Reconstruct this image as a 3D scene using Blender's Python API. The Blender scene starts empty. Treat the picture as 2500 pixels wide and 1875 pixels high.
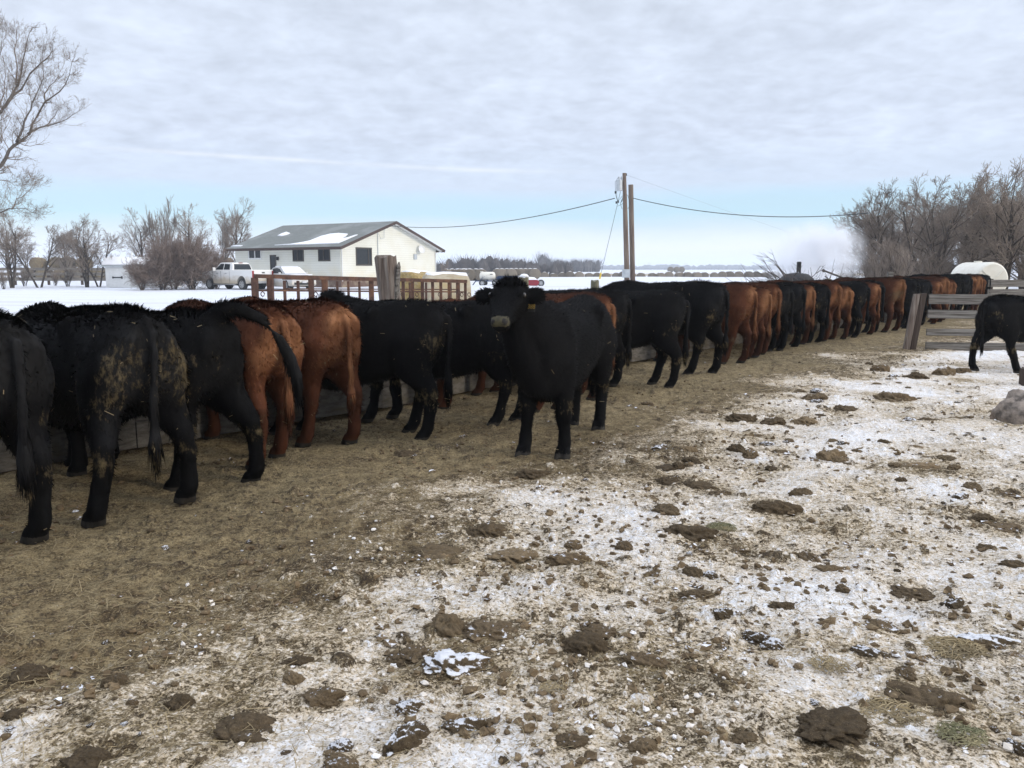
import bpy, bmesh, math, random
import numpy as np
from mathutils import Vector, Matrix, Euler

SC = bpy.context.scene
COL = SC.collection
R = math.radians
random.seed(7)

# ------------------------------------------------------------------ camera
CAM_H, PITCH, F = 1.55, R(8.0), 2000.0           # eye height (m), tilt down, focal length in px of a 2500 px wide frame
cam_d = bpy.data.cameras.new('camera')
cam = bpy.data.objects.new('camera', cam_d)
COL.objects.link(cam)
cam.location = (0, 0, CAM_H)
cam.rotation_euler = (R(90) - PITCH, 0, 0)
cam_d.sensor_width = 36
cam_d.lens = 36 * F / 2500
cam_d.clip_start = 0.05
cam_d.clip_end = 12000
SC.camera = cam

# ------------------------------------------------------------------ light
SUN_AZ, SUN_EL = R(112), R(16)                    # azimuth clockwise from +Y
sun_d = bpy.data.lights.new('sun', 'SUN')
sun_d.energy = 1.5
sun_d.angle = R(14)
sun_d.color = (1.0, 0.90, 0.76)
sun = bpy.data.objects.new('sun', sun_d)
COL.objects.link(sun)
sd = Vector((math.sin(SUN_AZ) * math.cos(SUN_EL), math.cos(SUN_AZ) * math.cos(SUN_EL), math.sin(SUN_EL)))
sun.rotation_euler = sd.to_track_quat('Z', 'Y').to_euler()
sun.location = sd * 60

SC.view_settings.view_transform = 'Standard'
SC.view_settings.look = 'None'
SC.view_settings.exposure = 0.25
SC.cycles.volume_bounces = 3
SC.view_settings.gamma = 1.0

# ------------------------------------------------------------------ world: sky with a cloud deck
W = bpy.data.worlds.new('World')
SC.world = W
W.use_nodes = True
nt = W.node_tree
nt.nodes.clear()

class NT:
    def __init__(s, tree): s.t = tree
    def n(s, typ, **kw):
        nd = s.t.nodes.new(typ)
        for k, v in kw.items():
            if k.startswith('i_'):
                key = k[2:]
                key = int(key) if key.isdigit() else key.replace('_', ' ')
                s.put(nd, key, v)
            else:
                setattr(nd, k, v)
        return nd
    def put(s, nd, key, v):
        sock = nd.inputs[key]
        if isinstance(v, bpy.types.NodeSocket): s.t.links.new(v, sock)
        else: sock.default_value = v
    def link(s, a, b): s.t.links.new(a, b)
    def math(s, op, a, b=None, c=None, clamp=False):
        nd = s.t.nodes.new('ShaderNodeMath'); nd.operation = op; nd.use_clamp = clamp
        for i, v in enumerate((a, b, c)):
            if v is not None: s.put(nd, i, v)
        return nd.outputs[0]
    def vmath(s, op, a, b=None):
        nd = s.t.nodes.new('ShaderNodeVectorMath'); nd.operation = op
        s.put(nd, 0, a)
        if b is not None: s.put(nd, 3 if op == 'SCALE' else 1, b)
        return nd.outputs['Vector']
    def noise(s, vec, scale, detail=3, rough=0.5, dist=0.0, col=False):
        nd = s.t.nodes.new('ShaderNodeTexNoise')
        if vec is not None: s.link(vec, nd.inputs['Vector'])
        nd.inputs['Scale'].default_value = scale
        nd.inputs['Detail'].default_value = detail
        nd.inputs['Roughness'].default_value = rough
        nd.inputs['Distortion'].default_value = dist
        return nd.outputs['Color' if col else 'Fac']
    def ramp(s, fac, stops, interp='LINEAR'):
        nd = s.t.nodes.new('ShaderNodeValToRGB')
        cr = nd.color_ramp; cr.interpolation = interp
        while len(cr.elements) < len(stops): cr.elements.new(0.5)
        for e, (p, c) in zip(cr.elements, stops):
            e.position = p
            e.color = (c[0], c[1], c[2], 1) if not isinstance(c, (int, float)) else (c, c, c, 1)
        s.link(fac, nd.inputs['Fac'])
        return nd.outputs['Color']
    def mix(s, fac, a, b, mode='MIX'):
        nd = s.t.nodes.new('ShaderNodeMix'); nd.data_type = 'RGBA'; nd.blend_type = mode
        s.put(nd, 0, fac)
        for i, v in ((6, a), (7, b)):
            if isinstance(v, tuple) and len(v) == 3: v = v + (1,)
            s.put(nd, i, v)
        return nd.outputs[2]
    def rng(s, v, a, b, c=0.0, d=1.0, smooth=False):
        nd = s.t.nodes.new('ShaderNodeMapRange')
        nd.interpolation_type = 'SMOOTHSTEP' if smooth else 'LINEAR'
        s.put(nd, 0, v); s.put(nd, 1, a); s.put(nd, 2, b); s.put(nd, 3, c); s.put(nd, 4, d)
        return nd.outputs[0]

w = NT(nt)
tc = w.n('ShaderNodeTexCoord').outputs['Generated']
sep = w.n('ShaderNodeSeparateXYZ'); w.link(tc, sep.inputs[0])
dx, dy, dz = sep.outputs
den = w.math('ADD', w.math('MAXIMUM', dz, 0.0), 0.20)
cmb = w.n('ShaderNodeCombineXYZ')
w.put(cmb, 0, w.math('DIVIDE', dx, den)); w.put(cmb, 1, w.math('DIVIDE', dy, den))
P = cmb.outputs[0]
big = w.noise(P, 1.2, 5, 0.55, 0.3)
mid = w.noise(P, 6.5, 4, 0.55, 0.3)
cell = w.noise(P, 17.0, 3, 0.5, 0.2)
warp = w.noise(w.vmath('MULTIPLY', tc, (3.0, 3.0, 16.0)), 1.0, 4, 0.55)
zw = w.math('ADD', dz, w.math('MULTIPLY', w.math('SUBTRACT', warp, 0.5), 0.035))
base = w.ramp(w.math('MULTIPLY', zw, 2.0), [
    (0.0,   (0.74, 0.79, 0.85)),
    (0.045, (0.80, 0.83, 0.88)),
    (0.085, (0.70, 0.80, 0.88)),
    (0.125, (0.50, 0.745, 0.89)),
    (0.160, (0.52, 0.725, 0.88)),
    (0.195, (0.585, 0.67, 0.80)),
    (0.30,  (0.60, 0.665, 0.785)),
    (0.60,  (0.62, 0.68, 0.785)),
    (0.90,  (0.64, 0.69, 0.78)),
    (1.0,   (0.66, 0.70, 0.78))])
# mottled deck: only above the clear strip
deck = w.rng(zw, 0.075, 0.15, 0.0, 1.0, True)
tex = w.math('ADD', w.math('MULTIPLY', w.math('SUBTRACT', big, 0.5), 0.44),
      w.math('ADD', w.math('MULTIPLY', w.math('SUBTRACT', mid, 0.5), 0.44),
                    w.math('MULTIPLY', w.math('SUBTRACT', cell, 0.5), 0.27)))
mul = w.math('ADD', 1.0, w.math('MULTIPLY', tex, w.math('ADD', w.math('MULTIPLY', deck, 0.85), 0.1)))
cl = w.mix(1.0, base, w.n('ShaderNodeCombineXYZ', i_0=mul, i_1=mul, i_2=mul).outputs[0], 'MULTIPLY')
# thin places in the deck show blue
thin = w.math('MULTIPLY', w.rng(w.math('ADD', big, w.math('MULTIPLY', mid, 0.35)), 0.56, 0.44, 0.0, 0.55, True), deck)
cl = w.mix(w.math('MULTIPLY', thin, w.rng(dz, 0.30, 0.12, 0.15, 1.0)), cl, (0.40, 0.56, 0.80))
# a long bright roll of cloud low in the deck
zs = w.math('ADD', dz, w.math('MULTIPLY', dx, 0.028))
roll = w.math('SUBTRACT', 1.0, w.math('MULTIPLY', w.math('ABSOLUTE', w.math('SUBTRACT', w.math('ADD', zs, w.math('MULTIPLY', w.math('SUBTRACT', warp, 0.5), 0.012)), 0.1155)), 260.0), clamp=True)
rollm = w.math('MULTIPLY', w.math('MULTIPLY', w.rng(dx, -0.47, -0.36), w.rng(dx, 0.10, -0.04)), w.math('GREATER_THAN', dy, 0.0))
roll = w.math('MULTIPLY', w.math('MULTIPLY', roll, rollm), w.rng(w.noise(w.vmath('MULTIPLY', tc, (14, 14, 60)), 1.0, 3), 0.3, 0.6, 0.35, 1.0))
cl = w.mix(w.math('MULTIPLY', roll, 0.55), cl, (0.86, 0.88, 0.92))
# physical sky shows in the clear strip
sky = w.n('ShaderNodeTexSky', sky_type='NISHITA', sun_disc=False, sun_elevation=SUN_EL, sun_rotation=SUN_AZ)
scl = w.mix(1.0, cl, (9.7, 9.8, 9.95), 'MULTIPLY')
gap = w.math('MULTIPLY', w.rng(zw, 0.10, 0.07, 0, 1, True), w.rng(zw, 0.03, 0.055, 0, 1, True))
fin = w.mix(w.math('MULTIPLY', gap, 0.18), scl, sky.outputs[0])
# the deck overhead is the brightest part of an overcast sky
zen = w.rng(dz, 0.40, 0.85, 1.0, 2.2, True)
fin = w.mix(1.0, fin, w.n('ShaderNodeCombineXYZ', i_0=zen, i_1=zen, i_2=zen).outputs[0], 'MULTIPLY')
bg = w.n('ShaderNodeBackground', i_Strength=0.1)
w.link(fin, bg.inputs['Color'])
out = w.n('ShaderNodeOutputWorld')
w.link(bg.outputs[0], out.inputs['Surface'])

# ------------------------------------------------------------------ helpers
def ray(px, py):
    u, v = (px - 1250) / F, (937.5 - py) / F
    return Vector((u, math.cos(PITCH) + v * math.sin(PITCH), -math.sin(PITCH) + v * math.cos(PITCH)))
def ground_at(px, py):
    d = ray(px, py)
    t = CAM_H / -d.z
    return Vector((d.x * t, d.y * t, 0))
def at(px, py, y):
    """point seen at photo pixel (px,py) at distance y metres ahead"""
    d = ray(px, py); t = y / d.y
    return Vector((d.x * t, y, CAM_H + d.z * t))
def gd(x, y):                                     # the same from a 2212 px wide view of the photo
    return ground_at(x * 2500 / 2212, y * 2500 / 2212)

def tag(o, label=None, cat=None, group=None, kind=None):
    if label: o['label'] = label
    if cat: o['category'] = cat
    if group: o['group'] = group
    if kind: o['kind'] = kind
    return o
def empty(name, loc, rz=0.0, label=None, cat=None, group=None):
    o = bpy.data.objects.new(name, None)
    COL.objects.link(o)
    o.empty_display_size = 0.2
    o.location = loc; o.rotation_euler = (0, 0, rz)
    return tag(o, label, cat, group)
def children_of(o): return [c for c in bpy.data.objects if c.parent == o]
def copy_tree(o, parent=None, kids=None):
    c = o.copy(); COL.objects.link(c)
    if parent is not None:
        c.parent = parent; c.matrix_parent_inverse = o.matrix_parent_inverse.copy()
    for ch in children_of(o): copy_tree(ch, c)
    return c

class MB:
    """collects shapes into one mesh"""
    def __init__(s): s.v = []; s.f = []; s.m = []
    def add(s, vs, fs, mi=0):
        b = len(s.v)
        s.v += [tuple(p) for p in vs]
        s.f += [tuple(i + b for i in f) for f in fs]
        s.m += [mi] * len(fs)
        return s
    def box(s, c, d, rz=0.0, mi=0, M=None, tp=1.0):
        x, y, z = d[0] / 2, d[1] / 2, d[2] / 2
        vs = [Vector((sx * x * (tp if sz > 0 else 1), sy * y * (tp if sz > 0 else 1), sz * z)) for sz in (-1, 1) for sy in (-1, 1) for sx in (-1, 1)]
        if rz: vs = [Matrix.Rotation(rz, 3, 'Z') @ p for p in vs]
        if M is not None: vs = [M @ p for p in vs]
        vs = [p + Vector(c) for p in vs]
        return s.add(vs, [(0, 2, 3, 1), (4, 5, 7, 6), (0, 1, 5, 4), (2, 6, 7, 3), (0, 4, 6, 2), (1, 3, 7, 5)], mi)
    def bar(s, a, b, w_, h_, mi=0, up=(0, 0, 1)):
        a, b = Vector(a), Vector(b); d = (b - a); L = d.length; d.normalize()
        u = Vector(up); sx = d.cross(u)
        if sx.length < 1e-4: sx = d.cross(Vector((1, 0, 0)))
        sx.normalize(); uu = sx.cross(d)
        vs = []
        for p in (a, b):
            for i, j in ((-1, -1), (1, -1), (1, 1), (-1, 1)):
                vs.append(p + sx * (i * w_ / 2) + uu * (j * h_ / 2))
        return s.add(vs, [(0, 1, 2, 3), (7, 6, 5, 4), (0, 4, 5, 1), (1, 5, 6, 2), (2, 6, 7, 3), (3, 7, 4, 0)], mi)
    def tube(s, pts, rad, n=8, mi=0, cap=True, flat=1.0):
        pts = [Vector(p) for p in pts]
        if not hasattr(rad, '__len__'): rad = [rad] * len(pts)
        ref = Vector((0.31, 0.22, 0.92)).normalized()
        vs, fs = [], []
        for i, p in enumerate(pts):
            d = (pts[min(i + 1, len(pts) - 1)] - pts[max(i - 1, 0)])
            if d.length < 1e-9: d = Vector((0, 0, 1))
            d.normalize()
            r_ = ref if abs(d.dot(ref)) < 0.97 else Vector((1, 0, 0))
            a = d.cross(r_).normalized(); b = d.cross(a)
            for k in range(n):
                t = 2 * math.pi * k / n
                vs.append(p + a * (math.cos(t) * rad[i]) + b * (math.sin(t) * rad[i] * flat))
        for i in range(len(pts) - 1):
            for k in range(n):
                k2 = (k + 1) % n
                fs.append((i * n + k, i * n + k2, (i + 1) * n + k2, (i + 1) * n + k))
        if cap and n > 2:
            fs.append(tuple(range(n))[::-1])
            fs.append(tuple((len(pts) - 1) * n + k for k in range(n)))
        return s.add(vs, fs, mi)
    def rings(s, rings, mi=0, cap=True):
        n = len(rings[0]); vs = [p for r_ in rings for p in r_]; fs = []
        for i in range(len(rings) - 1):
            for k in range(n):
                k2 = (k + 1) % n
                fs.append((i * n + k, i * n + k2, (i + 1) * n + k2, (i + 1) * n + k))
        if cap:
            fs.append(tuple(range(n))[::-1]); fs.append(tuple((len(rings) - 1) * n + k for k in range(n)))
        return s.add(vs, fs, mi)
    def prism(s, prof, y0, y1, mi=0):
        """profile of (x, z) points extruded along y"""
        n = len(prof)
        vs = [(x, y0, z) for x, z in prof] + [(x, y1, z) for x, z in prof]
        fs = [tuple(range(n)), tuple(range(2 * n - 1, n - 1, -1))]
        fs += [(k, k + n, (k + 1) % n + n, (k + 1) % n) for k in range(n)]
        return s.add(vs, fs, mi)
    def quad(s, a, b, c, d, mi=0): return s.add([a, b, c, d], [(0, 1, 2, 3)], mi)
    def build(s, name, mats, parent=None, smooth=False, bevel=0.0, loc=None, rz=None):
        me = bpy.data.meshes.new(name)
        me.from_pydata(s.v, [], s.f)
        if not isinstance(mats, (list, tuple)): mats = [mats]
        for m_ in mats: me.materials.append(m_)
        if any(s.m): me.polygons.foreach_set('material_index', s.m)
        bm = bmesh.new(); bm.from_mesh(me)
        bmesh.ops.recalc_face_normals(bm, faces=bm.faces)
        if bevel > 0:
            ed = [e for e in bm.edges if len(e.link_faces) == 2 and e.calc_face_angle(0) > R(35)]
            bmesh.ops.bevel(bm, geom=ed, offset=bevel, segments=2, profile=0.6, affect='EDGES', clamp_overlap=True)
        bm.to_mesh(me); bm.free()
        if smooth: me.polygons.foreach_set('use_smooth', [True] * len(me.polygons))
        o = bpy.data.objects.new(name, me)
        COL.objects.link(o)
        if parent is not None: o.parent = parent
        if loc is not None: o.location = loc
        if rz is not None: o.rotation_euler = (0, 0, rz)
        return o

def np_mesh(name, verts, faces_flat, sizes, mats, mat_idx=None, smooth=False, attrs=None):
    """fast mesh from numpy arrays; faces_flat: flat vertex indices, sizes: corners of each face"""
    me = bpy.data.meshes.new(name)
    me.vertices.add(len(verts)); me.vertices.foreach_set('co', np.asarray(verts, np.float32).ravel())
    me.loops.add(len(faces_flat)); me.loops.foreach_set('vertex_index', np.asarray(faces_flat, np.int32))
    me.polygons.add(len(sizes))
    st = np.zeros(len(sizes), np.int32); st[1:] = np.cumsum(sizes)[:-1]
    me.polygons.foreach_set('loop_start', st)
    try: me.polygons.foreach_set('loop_total', np.asarray(sizes, np.int32))
    except Exception: pass
    for m_ in (mats if isinstance(mats, (list, tuple)) else [mats]): me.materials.append(m_)
    if mat_idx is not None: me.polygons.foreach_set('material_index', np.asarray(mat_idx, np.int32))
    me.polygons.foreach_set('use_smooth', np.full(len(sizes), bool(smooth)))
    for k, a in (attrs or {}).items():
        at_ = me.attributes.new(k, 'FLOAT', 'POINT'); at_.data.foreach_set('value', np.asarray(a, np.float32))
    me.update(calc_edges=True); me.validate()
    return me

# ------------------------------------------------------------------ numpy noise
def _hash(ix, iy, seed):
    h = (ix.astype(np.int64) * 374761393 + iy.astype(np.int64) * 668265263 + seed * 1442695041) & 0xffffffff
    h = ((h ^ (h >> 13)) * 1274126177) & 0xffffffff
    h = ((h ^ (h >> 16)) * 2246822519) & 0xffffffff
    return ((h ^ (h >> 15)) & 0xffffff) / float(0x1000000)
def vnoise(x, y, seed=0):
    ix, iy = np.floor(x), np.floor(y); fx, fy = x - ix, y - iy
    fx = fx * fx * fx * (fx * (fx * 6 - 15) + 10); fy = fy * fy * fy * (fy * (fy * 6 - 15) + 10)
    a, b = _hash(ix, iy, seed), _hash(ix + 1, iy, seed)
    c, d = _hash(ix, iy + 1, seed), _hash(ix + 1, iy + 1, seed)
    return (a * (1 - fx) + b * fx) * (1 - fy) + (c * (1 - fx) + d * fx) * fy
def fbm(x, y, oct_=4, seed=0, gain=0.5):
    s, a, t = 0.0, 1.0, 0.0
    for i in range(oct_):
        s = s + a * vnoise(x, y, seed + 17 * i); t += a
        x, y, a = x * 2.03 + 11.3, y * 2.03 - 7.7, a * gain
    return s / t
def bumps(x, y, cell, rmin, rmax, prob, seed):
    """half-buried lumps scattered on a jittered grid: height and a random id (0..1)"""
    X, Y = x / cell, y / cell
    ix, iy = np.floor(X), np.floor(Y)
    H = np.zeros_like(x); I = np.zeros_like(x)
    for ox in (-1, 0, 1):
        for oy in (-1, 0, 1):
            cx, cy = ix + ox, iy + oy
            on = _hash(cx, cy, seed) < prob
            px_, py_ = (cx + 0.15 + 0.7 * _hash(cx, cy, seed + 1)) * cell, (cy + 0.15 + 0.7 * _hash(cx, cy, seed + 2)) * cell
            rr = rmin + (rmax - rmin) * _hash(cx, cy, seed + 3) ** 2
            th = _hash(cx, cy, seed + 4) * 3.1416; sq = 0.6 + 0.4 * _hash(cx, cy, seed + 5)
            ddx, ddy = x - px_, y - py_
            u = (ddx * np.cos(th) + ddy * np.sin(th)) / rr; v = (-ddx * np.sin(th) + ddy * np.cos(th)) / (rr * sq)
            q = 1 - u * u - v * v
            h = np.where(on & (q > 0), np.sqrt(np.maximum(q, 0)) * rr * 0.75, 0)
            upd = h > H
            H = np.where(upd, h, H); I = np.where(upd, _hash(cx, cy, seed + 6), I)
    return H, I

# ------------------------------------------------------------------ materials
def newmat(name):
    m = bpy.data.materials.new(name); m.use_nodes = True
    t = NT(m.node_tree)
    bs = m.node_tree.nodes['Principled BSDF']
    return m, t, bs
def pmat(name, c1, c2=None, scale=6.0, rough=0.7, bump=0.0, detail=5, stretch=(1, 1, 1), lo=0.35, hi=0.65, metal=0.0, spec=0.3, c3=None, bscale=None, jitter=0.0):
    """base colour broken up by noise in the object's own space"""
    m, t, bs = newmat(name)
    co = t.n('ShaderNodeTexCoord').outputs['Object']
    oi = t.n('ShaderNodeObjectInfo')
    co = t.vmath('ADD', co, t.vmath('SCALE', oi.outputs['Random'], 13.7)) if False else co
    v = t.vmath('MULTIPLY', co, tuple(stretch))
    if c2 is None: c2 = tuple(x * 0.8 for x in c1)
    n = t.noise(v, scale, detail, 0.6)
    colr = t.mix(t.rng(n, lo, hi), c1, c2)
    if c3 is not None:
        n2 = t.noise(v, scale * 0.37, detail, 0.6)
        colr = t.mix(t.rng(n2, 0.52, 0.68), colr, c3)
    if jitter:
        h = t.rng(oi.outputs['Random'], 0, 1, 1 - jitter, 1 + jitter)
        colr = t.mix(1.0, colr, t.n('ShaderNodeCombineXYZ', i_0=h, i_1=h, i_2=h).outputs[0], 'MULTIPLY')
    t.link(colr, bs.inputs['Base Color'])
    bs.inputs['Roughness'].default_value = rough
    bs.inputs['Metallic'].default_value = metal
    bs.inputs['Specular IOR Level'].default_value = spec
    if bump:
        b = t.n('ShaderNodeBump', i_Strength=bump, i_Distance=0.02)
        nb = t.noise(v, bscale or scale * 2.5, 6, 0.65)
        t.link(nb, b.inputs['Height']); t.link(b.outputs[0], bs.inputs['Normal'])
    return m

M = {}
M['old_wood'] = pmat('old_wood', (0.25, 0.235, 0.215), (0.085, 0.075, 0.066), 7, 0.85, 0.8, stretch=(0.22, 5, 5), c3=(0.17, 0.15, 0.125), lo=0.40, hi=0.60)
M['old_wood_up'] = pmat('old_wood_up', (0.21, 0.17, 0.145), (0.085, 0.062, 0.05), 9, 0.85, 0.7, stretch=(4, 4, 0.25), c3=(0.28, 0.25, 0.22))
M['green_wood'] = pmat('green_wood', (0.25, 0.24, 0.17), (0.14, 0.13, 0.09), 10, 0.85, 0.6, stretch=(4, 4, 0.3))
M['dark_wood'] = pmat('dark_wood', (0.05, 0.035, 0.028), (0.085, 0.066, 0.055), 7, 0.85, 0.6, stretch=(4, 4, 0.3), lo=0.45, hi=0.7)
M['pole_wood'] = pmat('pole_wood', (0.20, 0.155, 0.12), (0.11, 0.08, 0.065), 5, 0.85, 0.4, stretch=(3, 3, 0.2))
M['bunk_wood'] = pmat('bunk_wood', (0.17, 0.155, 0.135), (0.075, 0.066, 0.056), 8, 0.88, 0.6, stretch=(1, 1, 3), c3=(0.10, 0.085, 0.06))
M['rust'] = pmat('rust', (0.13, 0.07, 0.05), (0.06, 0.036, 0.03), 14, 0.8, 0.3, c3=(0.17, 0.085, 0.05))
M['bark'] = pmat('bark', (0.095, 0.078, 0.066), (0.045, 0.037, 0.032), 9, 0.95, 0.5, stretch=(3, 3, 0.7))
M['limb_grey'] = pmat('limb_grey', (0.17, 0.15, 0.135), (0.09, 0.078, 0.07), 9, 0.95, 0.4, stretch=(3, 3, 0.7))
M['twig'] = pmat('twig', (0.27, 0.22, 0.18), (0.19, 0.155, 0.128), 2.0, 0.95, jitter=0.2)
M['twig_red'] = pmat('twig_red', (0.24, 0.185, 0.155), (0.17, 0.13, 0.11), 2.0, 0.95)
M['brush_pile'] = pmat('brush_pile', (0.14, 0.12, 0.105), (0.07, 0.06, 0.055), 5.0, 0.95)
M['siding'] = None
M['snow'] = pmat('snow', (0.83, 0.84, 0.87), (0.76, 0.77, 0.80), 3.0, 0.75, 0.5, bscale=30)
M['hay'] = pmat('hay', (0.40, 0.30, 0.13), (0.24, 0.165, 0.07), 14, 0.95, 0.9, c3=(0.34, 0.28, 0.18), bscale=60)
M['hay_wrap'] = pmat('hay_wrap', (0.42, 0.37, 0.28), (0.33, 0.27, 0.18), 5, 0.8, 0.6, c3=(0.36, 0.28, 0.15), bscale=40)
M['hay_grey'] = pmat('hay_grey', (0.20, 0.17, 0.13), (0.13, 0.11, 0.085), 8, 0.95, 0.7, jitter=0.25)
M['galv'] = pmat('galv', (0.50, 0.53, 0.55), (0.42, 0.45, 0.47), 6, 0.45, metal=0.3, spec=0.5)
M['black'] = pmat('black', (0.015, 0.015, 0.017), (0.03, 0.03, 0.03), 8, 0.6)
M['rubber'] = pmat('rubber', (0.022, 0.022, 0.023), (0.05, 0.048, 0.045), 12, 0.85, 0.3)
M['glass'] = pmat('glass', (0.02, 0.024, 0.028), (0.03, 0.034, 0.038), 3, 0.12, spec=0.25)
M['trim_brown'] = pmat('trim_brown', (0.075, 0.05, 0.042), (0.055, 0.036, 0.03), 6, 0.6)
M['window_dark'] = pmat('window_dark', (0.07, 0.06, 0.05), (0.05, 0.043, 0.036), 6, 0.5)
M['white_trim'] = pmat('white_trim', (0.78, 0.78, 0.76), (0.70, 0.70, 0.68), 4, 0.5)
M['poly_white'] = pmat('poly_white', (0.74, 0.72, 0.65), (0.66, 0.63, 0.55), 3, 0.4, 0.1)
M['blue_paint'] = pmat('blue_paint', (0.022, 0.05, 0.13), (0.03, 0.05, 0.09), 5, 0.45)
M['red_paint'] = pmat('red_paint', (0.30, 0.03, 0.045), (0.24, 0.03, 0.04), 5, 0.4)
M['tag_gold'] = pmat('tag_gold', (0.42, 0.27, 0.06), (0.35, 0.22, 0.05), 5, 0.5)
M['yellow'] = pmat('yellow', (0.75, 0.55, 0.06), (0.65, 0.45, 0.05), 5, 0.5)
M['wire'] = pmat('wire', (0.05, 0.06, 0.065), (0.07, 0.08, 0.085), 3, 0.6)
M['far_wood'] = pmat('far_wood', (0.10, 0.088, 0.082), (0.07, 0.062, 0.06), 0.2, 0.95)
M['spruce'] = pmat('spruce', (0.028, 0.040, 0.034), (0.018, 0.026, 0.022), 1.5, 0.95)
M['stubble'] = pmat('stubble', (0.42, 0.34, 0.22), (0.33, 0.27, 0.18), 0.6, 0.95)
M['rock'] = pmat('rock', (0.33, 0.275, 0.23), (0.10, 0.084, 0.072), 7, 0.9, 1.0, c3=(0.25, 0.17, 0.115), detail=9, lo=0.40, hi=0.60, bscale=14)
M['foundation'] = pmat('foundation', (0.165, 0.11, 0.085), (0.13, 0.085, 0.068), 2.5, 0.85, c3=(0.30, 0.24, 0.17))
M['straw'] = pmat('straw', (0.36, 0.285, 0.165), (0.21, 0.165, 0.098), 3.0, 0.8)
M['grass_tuft'] = pmat('grass_tuft', (0.135, 0.14, 0.075), (0.27, 0.23, 0.13), 6.0, 0.9)

# clods: brown with snow lodged on top
def clod_mat(name, c1, c2, snow_amt):
    m, t, bs = newmat(name)
    co = t.n('ShaderNodeTexCoord').outputs['Object']
    n = t.noise(co, 5, 8, 0.75)
    g = t.n('ShaderNodeNewGeometry')
    sp = t.n('ShaderNodeSeparateXYZ'); t.link(g.outputs['Normal'], sp.inputs[0])
    oi = t.n('ShaderNodeObjectInfo')
    c = t.mix(t.rng(n, 0.35, 0.65), c1, c2)
    rv_ = t.rng(oi.outputs['Random'], 0, 1, 0.65, 1.4)
    c = t.mix(1.0, c, t.n('ShaderNodeCombineXYZ', i_0=rv_, i_1=rv_, i_2=rv_).outputs[0], 'MULTIPLY')
    flk = t.noise(co, 40, 3, 0.6)
    c = t.mix(t.math('MULTIPLY', t.rng(flk, 0.60, 0.68), 0.5), c, (0.33, 0.26, 0.15))
    sn = t.math('ADD', t.math('MULTIPLY', sp.outputs[2], 0.35), t.math('ADD', t.noise(t.vmath('ADD', co, t.vmath('SCALE', t.n('ShaderNodeCombineXYZ', i_0=3.0, i_1=5.0, i_2=1.0).outputs[0], oi.outputs['Random'])), 2.8, 6, 0.68), t.math('MULTIPLY', t.math('SUBTRACT', oi.outputs['Random'], 0.5), 0.16)))
    sm = t.rng(sn, 1.02 - snow_amt, 1.08 - snow_amt)
    c = t.mix(sm, c, (0.80, 0.81, 0.85))
    t.link(c, bs.inputs['Base Color']); bs.inputs['Roughness'].default_value = 0.92; bs.inputs['Specular IOR Level'].default_value = 0.2
    b = t.n('ShaderNodeBump', i_Strength=0.8, i_Distance=0.012)
    t.link(t.noise(co, 38, 6, 0.7), b.inputs['Height']); t.link(b.outputs[0], bs.inputs['Normal'])
    return m
M['clod_dark'] = clod_mat('clod_dark', (0.060, 0.042, 0.025), (0.155, 0.112, 0.066), 0.06)
M['clod_tan'] = clod_mat('clod_tan', (0.225, 0.165, 0.098), (0.115, 0.083, 0.05), 0.05)
M['clod_snowy'] = clod_mat('clod_snowy', (0.06, 0.043, 0.027), (0.135, 0.10, 0.06), 0.24)
M['ice_lump'] = pmat('ice_lump', (0.76, 0.75, 0.75), (0.58, 0.50, 0.40), 6, 0.9, 0.4)

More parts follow.
